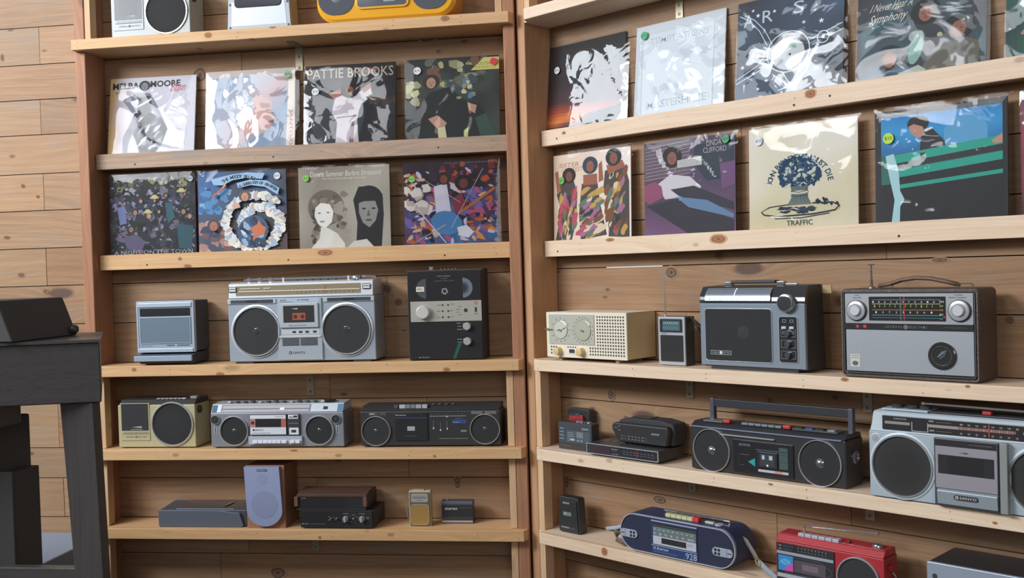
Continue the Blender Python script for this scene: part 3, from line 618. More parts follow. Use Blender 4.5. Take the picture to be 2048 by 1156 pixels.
b = MB(); b.rect(.272, .0975, .305, .1105, -.0024, 'dfe2e6'); b.rect(.274, .0455, .306, .068, -.0024, 'd5d9df'); b.rect(.289, .101, .303, .108, -.0027, '2d3035'); b.rect(.281, .052, .298, .061, -.0027, '2d3035'); b.rect(.275, .101, .287, .1045, -.0027, '3a3e44'); b.rect(.273, .082, .306, .083, -.0024, 'a5a8ac'); b.obj('switch', d)
b = MB(); b.box(.133, .317, -.004, .004, .013, .040, 'c3c8d2', 'metal'); d = b.obj('key_panel', t, bevel=.0008)
for x0_, x1_ in ((.149, .167), (.169, .184), (.185, .200), (.201, .216), (.217, .232), (.233, .246), (.249, .266), (.277, .293), (.296, .312)):
    b = MB(); b.box(x0_, x1_, -.012, -.004, .018, .027, 'dce0ea', 'plastic'); b.obj('key', d, bevel=.0008)
for x in (.06, .40):
    b = MB(); b.box(x-.03, x+.03, .01, .09, 0, .0045, '2b2b2b', 'matte'); b.obj('foot', t)

# black two-speaker boombox
t = thing('boombox', 'all-black boombox with thin chrome speaker rings and a small blue button', 'boombox', 'L', -.559, .022, z4)
Wd = .463
b = MB(); b.box(0, Wd, .004, .100, .004, .118, '232324', 'plastic'); b.obj('body', t, bevel=.005)
b = MB(); b.sideprism([(.006, .1185), (.03, .133), (.098, .135), (.098, .1185)], .004, Wd-.004, '272729', 'plastic'); top = b.obj('top_deck', t, bevel=.002)
for x, z in ((.053, .053), (.412, .057)): speaker_cone(t, x, z, .0475, .003, 'e0e0de', '212122', .0028)
b = MB(); b.rect(.030, .104, .088, .1135, .0036, '5c5957', 'metal'); b.rect(.032, .1065, .048, .111, .0032, '9a9896'); b.flat(circ(.062, .109, .004), .0032, '2a2a2a'); b.rect(.368, .105, .450, .1155, .0036, '7a7674', 'metal'); b.flat(circ(.408, .110, .0042), .0032, '2c2c2c'); b.obj('tweeter_badge', t)
for i, (x, w, c) in enumerate(((.112, .014, '55565a'), (.130, .020, 'c9ccd2'), (.1515, .015, '8f9298'), (.168, .015, '8f9298'), (.1845, .019, 'b5b8be'), (.206, .017, 'c4c6cb'))):
    k = MB(); k.box(x, x+w, .012, .026, .124, .136, c, 'metal'); k.obj('key', top, bevel=.001)
b = MB()
for i in range(4): b.rev((.24+i*.022, .03, .134), [(.005, 0), (.005, .004), (.0001, .004)], '6b6c6e', 'metal', 14, 'Z')
b.obj('control_knobs', top)
b = MB(); b.box(.118, .225, -.0, .0045, .022, .112, '1e1e20', 'gloss'); d = b.obj('cassette_door', t, bevel=.001)
b = MB(); b.rect(.158, .054, .183, .068, -.0005, 'a2a4a8'); b.rect(.119, .094, .224, .097, -.0005, '2c3a78'); b.text('FULL AUTO STOP', .150, .036, .188, .0378, -.0005, '8c8c8a'); b.text('Panasonic', .120, .1025, .155, .1075, -.0005, 'c3c4c6'); b.obj('tape_window', d)
b = MB(); b.rect(.232, .099, .352, .1005, .0032, 'b9babb', 'metal'); b.rect(.286, .096, .291, .1005, .003, 'b9babb')
for i in range(9): b.rect(.238+i*.0125, .103, .2388+i*.0125, .107, .0032, '85858a')
b.text('AMBIENCE', .315, .0905, .340, .0925, .0032, '8a8a8a'); b.rect(.306, .075, .352, .088, .003, '2b4080', 'plastic'); b.rect(.308, .079, .33, .081, .0028, '7f93c4')
b.rect(.333, .048, .352, .055, .0032, '77787a'); b.text('AM FM STEREO RADIO CASSETTE RECORDER', .262, .026, .355, .0285, .0032, 'b9b9b6'); b.obj('lettering', t)
for x, z in ((.244, .060), (.267, .054), (.289, .058)): b = MB(); b.rect(x-.0012, z, x+.0012, z+.026, .0032, '5a5b5e'); b.rect(x-.0025, z-.002, x+.0025, z+.004, .0026, 'c9c9c9', 'metal'); b.obj('slider', t)
for x in (.06, .40):
    b = MB(); b.box(x-.03, x+.03, .01, .09, 0, .0045, '222222', 'matte'); b.obj('foot', t)

# low dark device with a sloping top
t = thing('turntable', 'low dark blue-grey boxy unit with a raised lid', 'record player', 'L', -1.268, .020, z5)
b = MB(); b.prism([(.003, .001), (.292, .001), (.299, .006), (.286, .048), (.262, .050), (.205, .057), (0, .057), (0, .006)], .002, .012, '535a66', 'plastic'); b.obj('front_panel', t, bevel=.002)
b = MB(); b.sideprism([(.0122, .0), (.0122, .0565), (.125, .0645), (.130, .0)], .001, .308, '3a3f49', 'plastic'); b.obj('body', t, bevel=.003)
b = MB(); b.add([(.058, .018, .0600), (.205, .018, .0600), (.262, .018, .0570), (.285, .030, .0575), (.285, .118, .0665), (.062, .118, .0668)], [(0, 1, 2, 3, 4, 5)], '2b2c30', 'gloss')
b.box(.058, .262, .0155, .018, .0575, .0602, '8c9cb5', 'metal'); l = b.obj('lid', t)
b = MB(); b.add([(.208, .05, .0628), (.222, .05, .0628), (.236, .095, .0658), (.222, .095, .0658)], [(0, 1, 2, 3)], '6a5f52', 'plastic'); b.obj('label_strip', l)

# small speaker, wooden cabinet, blue-grey grille
t = thing('bookshelf_speaker', 'small wooden speaker with a pale blue-grey tapering grille', 'speaker', 'L', -.955, .012, z5)
b = MB(); b.box(0, .134, .008, .125, 0, .207, (1, .96, .95), 'beech', seed=2.2); b.obj('cabinet', t, bevel=.002)
pts = [(.0005, .205), (.1215, .205), (.1285, .055)]+circ(.0675, .062, .061, .054, 24, 0, -180)[1:-1]+[(.0065, .055)]
b = MB(); b.prism(pts, -.006, .008, '8993b3', 'grille'); g = b.obj('speaker_grille', t, bevel=.002)
b = MB(); b.flat(circ(.0675, .08, .045), -.0064, '8089a6', 'grille'); b.flat(circ(.063, .165, .017), -.0064, '838cab', 'grille'); b.obj('driver_outline', g)
b = MB(); b.rect(.046, .190, .080, .1975, -.0066, '34363f'); b.text('SONY', .049, .1915, .077, .196, -.0069, 'd0d2d8'); b.obj('badge', g)

# amplifier with a second box on top
t = thing('amplifier', 'black amplifier with two silver rotary knobs and small toggles', 'amplifier', 'L', -.771, .012, z5)
b = MB(); b.box(.004, .250, .008, .138, .004, .060, '28282a', 'plastic'); b.obj('case', t, bevel=.002)
b = MB(); b.box(.004, .246, 0, .0079, .004, .0605, '1d1d1f', 'gloss'); b.obj('front_panel', t, bevel=.001)
def A(X, Y): return .004+(X-95)/660*.242, .0605-(Y-500)/190*.0565
b = MB(); x, z = A(115, 648); b.flat(circ(x, z, .0018), -.0004, 'c8c8c8'); x0_, z0_ = A(128, 652); x1_, z1_ = A(172, 643); b.text('NIKKO', x0_, z0_, x1_, z1_, -.0004, 'c0c0c0'); x0_, z0_ = A(182, 653); x1_, z1_ = A(325, 646); b.text('DC STEREO INTEGRATED AMPLIFIER', x0_, z0_, x1_, z1_, -.0004, '8d8d8d')
for X, Y, w in ((513, 535, 50), (520, 622, 90), (662, 535, 60), (715, 575, 26), (710, 588, 30), (665, 633, 26), (585, 547, 26), (615, 570, 20), (612, 606, 20), (358, 605, 24), (408, 605, 24), (356, 570, 14), (404, 583, 12)):
    x0_, z0_ = A(X-w/2, Y+2.5); x1_, z1_ = A(X+w/2, Y-2.5); b.rect(x0_, z0_, x1_, z1_, -.0004, '808080')
b.obj('lettering', t)
for X, Y in ((515, 590), (664, 590)):
    x, z = A(X, Y); b = MB(); b.knob(x, 0, z, .0095, .010, '9ea1a4', 'metal'); k = b.obj('knob', t); b = MB(); b.box(x-.0022, x+.0022, -.0145, -.010, z-.0085, z+.0085, 'c9cbcd', 'metal'); b.obj('pointer', k)
for X, Y in ((380, 590), (432, 590), (587, 590)): x, z = A(X, Y); b = MB(); b.tube([(x, 0, z), (x+.001, -.010, z+.003)], [.0016, .0028], 'd5d5d3', 'chrome'); b.obj('toggle', t)
for x in (.03, .22):
    b = MB(); b.rev((x, .03, 0), [(.008, 0), (.008, .0045), (.0001, .0045)], '222222', 'matte', 16, 'Z'); b.obj('foot', t)
t = thing('tuner', 'black tuner with wooden end cheeks, stacked on the black amplifier', 'tuner', 'L', -.781, .014, z5+.0612)
b = MB(); b.box(.006, .236, .004, .125, 0, .052, '242426', 'plastic'); b.obj('case', t, bevel=.002)
b = MB(); b.box(.0065, .2355, 0, .0039, .001, .0445, '1b1b1d', 'gloss'); f = b.obj('front_panel', t, bevel=.001)
b = MB(); b.text('SONY', .019, .0375, .034, .0405, -.0004, 'a8a8a8'); b.rect(.0, .0018, .236, .0028, -.0004, '55565a'); b.obj('lettering', f)
b = MB(); b.sideprism([(-.002, .0445), (.028, .0525), (.1, .0525), (.1, .0522), (.03, .0522), (-.002, .0442)], .004, .239, (.8, .75, .75), 'walnut', seed=4); b.sideprism([(-.002, .0445), (.028, .0524), (.1, .0524), (.1, .0574), (.028, .0574), (-.002, .0485)], .002, .239, (.75, .7, .7), 'walnut', seed=4); b.obj('wooden_top', t, bevel=.001)
for x in (-.005, .2275): b = MB(); b.box(x, x+.0125, -.006, .018, .0125, .044, (1.2, 1.1, 1.05), 'walnut', seed=x+2); b.obj('end_cheek', t, bevel=.0012)

# tan pocket transistor
t = thing('transistor_radio', 'small upright transistor radio with an ochre grille', 'radio', 'L', -.412, .052, z5)
Wd, Hd = .073, .116
b = MB(); b.box(0, Wd, .003, .028, 0, Hd, 'b9ab84', 'plastic'); b.obj('shell', t, bevel=.0025)
b = MB(); b.prism(rrect(.003, .003, .070, .111, .003), 0, .0031, '6d665c', 'metal'); b.obj('front_plate', t)
b = MB(); b.prism(rrect(.008, .079, .065, .1075, .006), -.0015, .0001, 'b2aeab', 'metal'); d = b.obj('dial', t)
b = MB(); b.rect(.0135, .0925, .0585, .0945, -.0018, '3c3936')
for i in range(7): b.rect(.014+i*.007, .0965, .0162+i*.007, .1005, -.0018, '6a6663')
b.text('Panasonic', .025, .0835, .046, .0865, -.0018, '4a4745'); b.obj('scale', d)
b = MB(); b.prism(rrect(.006, .006, .067, .0715, .012), -.0022, .0001, 'b48f4d', 'mesh'); g = b.obj('speaker_grille', t, bevel=.001)
b = MB(); b.frame(.005, .005, .068, .0725, .0016, -.0028, .0001, 'b9b4a6', 'metal', .012, 6); b.obj('grille_frame', g)
b = MB(); b.box(.012, .05, .008, .02, Hd, Hd+.003, 'a9a08a', 'plastic'); b.obj('top_dial', t)
b = MB(); b.tube([(.0, .016, .098), (-.008, .018, .085), (-.0125, .02, .055), (-.010, .02, .028), (-.002, .018, .004)], .0013, '8a7b6a', 'fabric'); b.obj('wrist_cord', t)

# small personal stereo
t = thing('cassette_player', 'small black personal cassette player with silver top and bottom strips', 'cassette player', 'L', -.312, .090, z5)
b = MB(); b.box(0, .105, .001, .030, 0, .075, '3d3f43', 'plastic'); b.obj('shell', t, bevel=.002)
b = MB(); b.box(.001, .104, 0, .0015, .061, .0735, '6a7086', 'metal'); b.rect(.001, .0625, .104, .0648, -.0003, '232427'); b.box(.001, .104, -.001, .0015, .004, .0105, 'a9a9ab', 'metal'); b.obj('metal_strip', t)
b = MB(); b.box(.001, .104, -.0005, .0015, .0108, .061, '222326', 'gloss'); d = b.obj('tape_door', t)
b = MB(); b.text('stereo', .012, .0455, .053, .0535, -.0009, 'd5d6d8'); b.text('CASSETTE PLAYER', .060, .0515, .100, .0535, -.0009, '8a8b8d'); b.obj('lettering', d)
b = MB(); b.rev((.017, .012, .075), [(.002, 0), (.002, .003), (.0001, .0035)], 'd5d5d5', 'metal', 12, 'Z'); b.obj('button', t)
# ================================================================ radios on the right unit
# cream clock radio
t = thing('clock_radio', 'cream clock radio with two round dials and a dotted lattice grille', 'radio', 'R', .075, .014, z3)
b = MB(); b.box(0, .314, .004, .138, .012, .148, 'cdb98a', 'plastic'); b.obj('shell', t, bevel=.002)
b = MB(); b.box(-.001, .315, -.001, .004, .011, .149, 'eae0cb', 'plastic'); b.box(.0, .314, .004, .137, .1484, .1492, 'ece4d4', 'plastic'); b.obj('front_frame', t, bevel=.001)
b = MB()
for i in range(30):
    for j in range(13):
        x = .018+i*.00985; zz = .0235+j*.0094
        if x < .199 and zz > .048: continue
        if x > .305: continue
        if (abs(x-.062) < .022 or abs(x-.146) < .02) and zz < .045: continue
        if .085 < x < .124 and zz < .040: continue
        b.flat([(x+(.0039 if q % 2 == 0 else .0024)*math.cos(q*math.pi/4), zz+(.0039 if q % 2 == 0 else .0024)*math.sin(q*math.pi/4)) for q in range(8)], -.0014, '33291f')
b.obj('lattice_grille', t)
b = MB(); b.box(.011, .194, -.0035, -.001, .051, .1425, 'b5b4a6', 'plastic'); pn = b.obj('dial_panel', t, bevel=.0008)
for cx, r, kind in ((.060, .027, 0), (.150, .031, 1)):
    b = MB(); b.rev((cx, -.0035, .095), [(r, 0), (r, -.0012), (r*.92, -.0016), (.0001, -.0012)], 'c9cbb9' if not kind else 'b3b59e', 'gloss', 40); d = b.obj('clock_face' if not kind else 'tuning_dial', pn)
    b = MB(); b.rev((cx, -.0035, .095), [(r*1.0, -.0012), (r*1.04, -.0008), (r*1.06, 0)], '9a998a', 'chrome', 40)
    for i in range(12 if not kind else 20):
        a = math.radians(i*(30 if not kind else 18)); q = r+.0085; b.flat(rrect(cx+q*math.cos(a)-.0014, .095+q*math.sin(a)-.0017, cx+q*math.cos(a)+.0014, .095+q*math.sin(a)+.0017, 0), -.0038, '55534a')
    b.obj('numerals', d)
    b = MB(); b.rev((cx, -.005, .095), [(.0001, -.006), (.0035, -.006), (.0045, 0)], 'd5d5d0', 'chrome', 16)
    if not kind:
        b.flat([(cx-.001, .094), (cx+.0215, .1035), (cx+.0225, .102), (cx, .0925)], -.0062, '3b5c70'); b.flat([(cx-.001, .096), (cx-.015, .094), (cx-.015, .0925), (cx, .0935)], -.0062, '3b5c70')
        b.obj('clock_hands', d)
    else: b.obj('dial_hub', d)
b = MB(); b.tube([(.010, -.0038, .097), (.010, -.010, .0965)], .004, 'd5d5d0', 'chrome'); b.tube([(-.002, -.008, .0965), (.028, -.008, .0965)], .0015, 'd5d5d0', 'chrome'); b.obj('alarm_pointer', pn)
for x in (.051, .143):
    b = MB(); b.rev((x, -.001, .030), [(.0135, 0), (.0125, -.003), (.0115, -.018), (.009, -.019), (.0001, -.019)], 'd8bd84', 'plastic', 28); k = b.obj('knob', t)
    b = MB(); b.rev((x-.006, -.0015, .0295), [(.0115, 0), (.012, -.003), (.0098, -.0032), (.0095, 0)], 'efe9dc', 'plastic', 28); b.obj('knob_ring', k)
b = MB(); b.box(.086, .122, -.003, -.001, .023, .041, 'efeadf', 'plastic'); w = b.obj('switch_plate', t); b = MB(); b.box(.093, .114, -.0045, -.003, .026, .037, '2f2c2a', 'matte'); b.obj('switch', w)
for x in (.045, .270):
    b = MB(); b.prism([(x-.006, .0), (x+.004, .0), (x+.006, .0118), (x-.010, .0118)], .01, .12, '8f8267', 'plastic'); b.obj('foot', t)

# small upright silver transistor
t = thing('transistor_radio', 'small silver and black transistor radio with its aerial up', 'radio', 'R', .480, .042, z3)
b = MB(); b.box(0, .0935, .006, .048, .001, .1385, '353230', 'plastic'); b.obj('case', t, bevel=.003)
b = MB(); b.box(.0005, .093, 0, .0059, .0015, .138, 'b9bcc1', 'metal'); b.obj('front_plate', t, bevel=.002)
b = MB(); b.prism(rrect(.008, .094, .085, .1315, .003), -.0008, .0001, '25282b', 'gloss'); d = b.obj('dial_window', t)
b = MB(); b.rect(.018, .099, .077, .1265, -.0011, '41616a')
for i in range(8): b.rect(.022+.0065*i, .118, .0245+.0065*i, .1225, -.0014, 'a9c4c4'); b.rect(.020+.0065*i, .105, .0215+.0065*i, .108, -.0014, '8fb0ad')
b.obj('scale', d)
b = MB(); b.text('SANYO', .014, .0885, .032, .0915, -.0004, '34363a'); b.obj('badge', t)
b = MB(); b.prism(rrect(.009, .012, .087, .086, .003), -.0008, .0001, '262626', 'grille'); b.obj('speaker_grille', t)
b = MB(); b.tube([(.014, .02, .138), (.0135, .02, .20), (.0125, .02, .255)], [.0022, .0017, .0014], 'c9cbce', 'chrome'); b.tube([(.0125, .02, .255), (.0125, .02, .265)], .0024, 'd5d7da', 'chrome'); b.rev((.014, .02, .1385), [(.004, 0), (.003, .004), (.0001, .004)], '9a9a98', 'metal', 14, 'Z'); b.obj('aerial', t)
b = MB(); b.tube([(.090, .03, .134), (.098, .03, .131)], .004, '4a4230', 'leather'); b.tube([(.096, .03, .130), (.113, .035, .108), (.123, .04, .075), (.125, .045, .04), (.121, .05, .006)], .0022, '2b2928', 'leather', rz=.004); b.tube([(.099, .03, .131), (.118, .04, .112), (.131, .05, .07), (.128, .055, .01)], .0018, '33302e', 'leather', rz=.0035); b.obj('wrist_strap', t)

# super radio
t = thing('portable_radio', 'blue-grey portable radio with large black grille and chrome-rimmed top dial', 'radio', 'R', .640, .020, z3)
b = MB(); b.box(0, .315, .0, .012, .010, .178, '7d8894', 'plastic'); b.obj('front_panel', t, bevel=.003)
b = MB(); b.sideprism([(.0122, .006), (.0122, .178), (.020, .222), (.095, .224), (.105, .006)], .002, .314, '27282b', 'plastic'); b.obj('case', t, bevel=.003)
b = MB(); b.sideprism([(-.001, .1785), (.002, .200), (.018, .2215), (.0202, .2215), (.0125, .1785)], .0, .316, '222427', 'gloss'); tp = b.obj('top_panel', t, bevel=.001)
b = MB()
pr = [(.0-.002, .184), (.0005, .2005), (.008, .2105), (.0165, .2175)]
v = [(x, y-.0025, z) for x in (.020, .219) for y, z in pr]; b.add(v, [(i, i+4, i+5, i+1) for i in range(3)], 'b8c7d8', 'chrome')
b.obj('dial_lens', tp, smooth=True)
b = MB()
v = [(x, y-.003, z) for x in (.110, .1135) for y, z in pr]; b.add(v, [(i, i+4, i+5, i+1) for i in range(3)], 'f0f2f4', 'plastic')
for i in range(11): b.rect(.034+i*.017, .1885, .0372+i*.017, .191, -.0056, '3f5568')
b.obj('dial_marks', tp)
b = MB(); b.frame(.016, .022, .222, .164, .0022, -.0022, .001, 'c9d2da', 'ringmetal', .010, 6); fr = b.obj('grille_frame', t, bevel=.0005)
b = MB(); b.prism(rrect(.018, .024, .220, .162, .009), -.0014, .001, '1f2022', 'grille'); g = b.obj('speaker_grille', fr)
b = MB(); b.rev((.136, -.0015, .100), [(.0001, -.0012), (.012, -.001), (.018, -.0002)], '2c2f33', 'grille', 24); b.obj('dust_cap', g)
b = MB(); b.frame(.034, .040, .099, .051, .0012, -.0030, -.0014, 'b9c0c6', 'metal'); b.text('GENERAL', .038, .0435, .060, .0475, -.0024, 'a9adb0'); b.text('ELECTRIC', .072, .0435, .095, .0475, -.0024, 'a9adb0'); b.flat(circ(.066, .0455, .0045), -.0026, 'd5d9dc'); b.obj('badge', g)
b = MB(); b.rev((.267, -.001, .179), [(.0235, 0), (.0235, -.012), (.0215, -.015), (.0195, -.0155)], 'c5c8ca', 'chrome', 36); b.rev((.267, -.001, .179), [(.0205, -.014), (.017, -.0155), (.0001, -.014)], '34353a', 'gloss', 36); b.obj('tuning_knob', t)
b = MB(); b.frame(.240, .025, .295, .145, .0020, -.002, .001, 'd5dade', 'ringmetal', .008, 5); fr = b.obj('control_frame', t)
b = MB(); b.prism(rrect(.242, .027, .293, .143, .007), -.0012, .001, '202226', 'gloss')
for z0_ in (.036, .064, .092): b.frame(.247, z0_, .288, z0_+.020, .0007, -.0018, -.0012, '9fa6ac', 'metal')
for x in (.252, .273): b.frame(x, .129, x+.010, .136, .0008, -.0018, -.0012, 'b9c0c6', 'metal'); b.frame(x, .1, x+.010, .106, .0008, -.0018, -.0012, 'b9c0c6', 'metal')
b.obj('control_plate', fr)
for x in (.257, .279): b = MB(); b.box(x-.006, x+.006, -.006, -.0012, .113, .119, 'd3d7da', 'metal'); b.obj('slide_switch', t)
for z0_ in (.046, .074, .102-.001): b = MB(); b.knob(.2675, -.0012, z0_, .008, .009, '44474c', 'gloss', n=24); b.obj('knob', t)
b = MB(); b.box(.080, .216, .028, .052, .228, .237, '2a2b2e', 'plastic'); h_ = b.obj('handle', t, bevel=.003)
for x in (.060, .217): b = MB(); b.box(x, x+.022, .032, .048, .224, .234, 'b8bcc0', 'chrome'); b.obj('handle_end', h_, bevel=.002)
b = MB(); b.box(.251, .283, .02, .032, .222, .228, 'c4d2dc', 'chrome'); b.obj('top_button', t, bevel=.001)
b = MB(); b.box(.322, .346, .080, .084, .200, .221, 'b09a6c', 'print'); b.box(.300, .322, .0805, .0835, .217, .2205, '3a3836', 'print'); b.obj('cardboard_tag', t)
b = MB(); b.box(.03, .29, .006, .09, 0, .0098, '232325', 'matte'); b.obj('foot', t)

# leather-cased radio
t = thing('portable_radio', 'brown leather-cased portable radio with silver front, two dials and a carrying strap', 'radio', 'R', 1.057, .012, z3)
b = MB(); b.prism(rrect(-.003, 0, .327, .213, .012, 6), .004, .105, '3f3029', 'leather'); b.obj('leather_case', t, bevel=.004)
b = MB(); b.frame(.0, .003, .324, .210, .0035, -.001, .0045, '5a4a40', 'leather', .010, 6); b.frame(.006, .011, .318, .206, .0016, -.0018, .0045, 'aeb3b5', 'chrome', .006, 5); b.obj('case_rim', t)
b = MB(); b.rect(.008, .013, .316, .204, .002, '1c1d1f', 'gloss'); b.prism(rrect(.011, .131, .314, .202, .002), -.0015, .003, 'a9acb0', 'metal'); b.obj('face_panel', t)
b = MB(); b.prism(rrect(.072, .138, .2535, .1945, .001), -.0026, -.0014, '1c1c1e', 'gloss'); d = b.obj('dial_window', t)
b = MB(); y = -.0029
for z_, c in ((.1865, '8f9496'), (.177, 'c9cc9a'), (.163, 'c08a50'), (.1505, '5fb0b5'), (.1445, '3a8a94')): b.rect(.080, z_, .243, z_+.0010, y, c)
for i in range(11): b.text(str((i*7) % 9+1), .081+i*.0145, .180, .0845+i*.0145, .184, y, 'd9d9d4')
for i in range(12): b.text(str((i*5) % 9+1), .085+i*.0125, .1695, .0875+i*.0125, .1735, y, 'c6d64e'); b.rect(.086+i*.0125, .174, .0868+i*.0125, .1765, y, 'c6d64e')
for i in range(9): b.text(str((i*3) % 8+1), .088+i*.0165, .1555, .0915+i*.0165, .160, y, 'd9d9d4')
for i in range(24): b.rect(.1+i*.0055, .1875, .1005+i*.0055, .190, y, '9a9a96')
b.text('FM', .2405, .180, .2495, .1845, y, 'e9e9e4'); b.text('SW', .2405, .1705, .2485, .1745, y, 'c6d64e'); b.text('MB', .2405, .1615, .2485, .1655, y, 'c98a4a'); b.text('BC', .2405, .151, .2485, .1555, y, 'e9e9e4'); b.text('LW', .2405, .1415, .2475, .1455, y, '5fb0b5'); b.rect(.148, .139, .151, .193, y, '4b5b68'); b.flat(circ(.2505, .1475, .002), y, 'c03a3a'); b.obj('scale', d)
b = MB(); b.rect(.1575, .1385, .1590, .194, -.0034, 'd23a30', 'plastic'); b.obj('dial_pointer', d)
for x, z_ in ((.041, .1615), (.285, .1625)):
    b = MB(); b.rev((x, -.0015, z_), [(.0255, 0), (.0255, -.003), (.0240, -.0035), (.0238, -.001)], '2b2c2e', 'plastic', 40); b.rev((x, -.0015, z_), [(.0238, -.001), (.0225, -.007), (.0165, -.0085), (.0125, -.006)], 'b7b9bc', 'metal', 40); b.rev((x, -.0015, z_), [(.0128, -.005), (.0128, -.012), (.011, -.0135), (.0001, -.0135)], 'cfd2d5', 'metal', 36); b.obj('tuning_knob', t)
b = MB(); b.text('VOLUME', .030, .1905, .052, .1935, -.002, '55585c'); b.text('TONE', .035, .1965, .047, .1990, -.002, '55585c'); b.text('FINE TUNING', .262, .1905, .300, .1935, -.002, '55585c'); b.text('TUNING', .272, .1965, .292, .1990, -.002, '55585c'); b.obj('lettering', t)
b = MB(); b.prism(rrect(.010, .117, .315, .130, 0), -.0032, .002, '262729', 'gloss'); bd = b.obj('name_band', t)
b = MB()
for w_, x0_, x1_ in (('GENERAL', .110, .154), ('ELECTRIC', .168, .212)):
    for i, ch in enumerate(w_): q = x0_+(x1_-x0_)*(i+.5)/len(w_); b.text(ch, q-.0018, .1212, q+.0018, .1262, -.0035, '77797c')
b.flat(circ(.161, .1237, .0055), -.0035, '66686c'); b.flat(circ(.0425, .1235, .0038), -.0035, 'c23a2c'); b.flat(circ(.061, .1237, .0042), -.0035, 'c23a2c'); b.text('FM TRANSISTOR', .250, .1222, .300, .1252, -.0035, '5a5c5f'); b.obj('lettering', bd)
b = MB(); b.prism(rrect(.012, .0165, .314, .1155, .001), -.0012, .002, 'b3b8be', 'mesh'); g = b.obj('speaker_mesh', t)
b = MB(); b.rev((.244, -.0012, .060), [(.0315, 0), (.0315, -.004), (.029, -.0055), (.0225, -.005), (.0215, -.0035), (.0001, -.0035)], '222325', 'gloss', 44); b.ring(.244, -.005, .060, .022, .0012, .0015, 'c9b9a0', 'chrome', 44)
k = b.obj('band_dial', t)
b = MB(); b.flat([(.235, .059), (.243, .070), (.2555, .0735), (.252, .062), (.241, .052)], -.0056, '9fb6cc', 'chrome'); b.tube([(.236, -.008, .057), (.251, -.008, .069)], .0018, 'dfe6ee', 'chrome'); b.obj('dial_crest', k)
b = MB(); b.rect(.0215, .026, .046, .0565, -.0016, 'c9c9b9'); b.flat(circ(.034, .0345, .0075, .0055), -.0019, '52636b'); b.rect(.024, .052, .0435, .0535, -.0019, '8a8a80'); b.rect(.024, .047, .0435, .0482, -.0019, '8a8a80'); b.obj('sticker', g)
b = MB(); b.rev((.057, .045, .213), [(.010, 0), (.009, .003), (.0035, .006), (.003, .02), (.0035, .021), (.0025, .022), (.0025, .040), (.0035, .041), (.0022, .042), (.0022, .055), (.009, .0565), (.009, .0585), (.0001, .059)], 'a9a6a0', 'chrome', 20, 'Z'); b.obj('aerial', t)
b = MB(); b.tube([(.075, .05, .219), (.10, .05, .2225), (.13, .05, .232), (.165, .05, .2365), (.20, .05, .2345), (.235, .05, .227), (.262, .05, .220)], .010, '6a5442', 'leather', rz=.0052); h_ = b.obj('carrying_strap', t, smooth=True)
for x in (.072, .262): b = MB(); b.tube([(x, .044, .214), (x+.004, .044, .222), (x+.03, .044, .222), (x+.034, .044, .216)], .0013, 'a9a6a0', 'chrome'); b.tube([(x, .056, .214), (x+.004, .056, .222), (x+.03, .056, .222), (x+.034, .056, .216)], .0013, 'a9a6a0', 'chrome'); b.obj('buckle', h_)
b = MB();

# walkman with grey graphic panel
t = thing('cassette_player', 'black personal cassette radio with a grey printed front, at the left end of its shelf', 'cassette player', 'R', .076, .050, z4)
b = MB(); b.prism(rrect(0, 0, .138, .085, .004), .003, .036, '33302f', 'plastic'); b.obj('shell', t, bevel=.003)
b = MB(); b.prism(rrect(.001, .0195, .137, .084, .003), 0, .0035, '3b4046', 'plastic'); b.prism(rrect(.001, .001, .137, .019, .003), 0, .0035, '352f2f', 'plastic'); f = b.obj('front_panel', t, bevel=.001)
b = MB(); b.text('SONY', .099, .0655, .127, .071, -.0005, 'd5d7da')
for i in range(4): b.rect(.006, .030+i*.0105, .024, .0355+i*.0105, -.0004, '5d7886'); b.rect(.006, .0278+i*.0105, .016, .0292+i*.0105, -.0006, '1d2023')
b.rect(.036, .025, .129, .060, -.0003, '48525a')
for i in range(5): b.rect(.039, .052-.006*i, .064, .0535-.006*i, -.0006, '8b9aa2')
for i in range(5):
    for j in range(4): b.rect(.078+j*.0065, .0405+i*.0035, .082+j*.0065, .0425+i*.0035, -.0006, '9db0ba')
b.rect(.046, .027, .072, .0375, -.0006, '2a3236'); b.rect(.049, .029, .069, .0355, -.0008, '9fb2b4'); b.rect(.078, .029, .086, .033, -.0006, '8b9aa2'); b.rect(.092, .029, .1, .033, -.0006, '8b9aa2')
b.text('WALKMAN', .008, .0085, .050, .014, -.0005, '6e6765'); b.text('MEGA BASS', .054, .0085, .088, .0125, -.0005, '5d4d4b'); b.obj('lettering', f)
b = MB()
for x, w, c in ((.065, .012, '97a0a6'), (.08, .012, '97a0a6'), (.097, .008, '5d6468'), (.110, .008, 'd0d4d6')): b.box(x, x+w, .012, .024, .085, .0885, c, 'metal')
b.obj('key_row', t)
# red device behind it
t = thing('cassette_player', 'small red and black personal player half hidden behind the black personal radio', 'cassette player', 'R', .058, .106, z4)
b = MB(); b.prism(rrect(0, 0, .092, .118, .012), .010, .040, '1f1d1e', 'plastic'); b.obj('shell', t, bevel=.003)
b = MB(); b.prism(rrect(.012, .008, .072, .102, .012), 0, .0105, '9c2529', 'gloss'); b.obj('front_cover', t, bevel=.003)
b = MB(); b.box(.018, .040, -.002, .006, .098, .1045, '23313a', 'gloss'); b.box(.042, .062, -.002, .006, .098, .1045, '3a4a54', 'gloss'); b.obj('key', t)
b = MB(); b.tube([(.028, -.0015, .088), (.031, -.0015, .05)], .0008, 'd0a0a0', 'chrome'); b.tube([(.038, -.0015, .088), (.039, -.0015, .05)], .0008, 'd0a0a0', 'chrome'); b.obj('trim_lines', t)

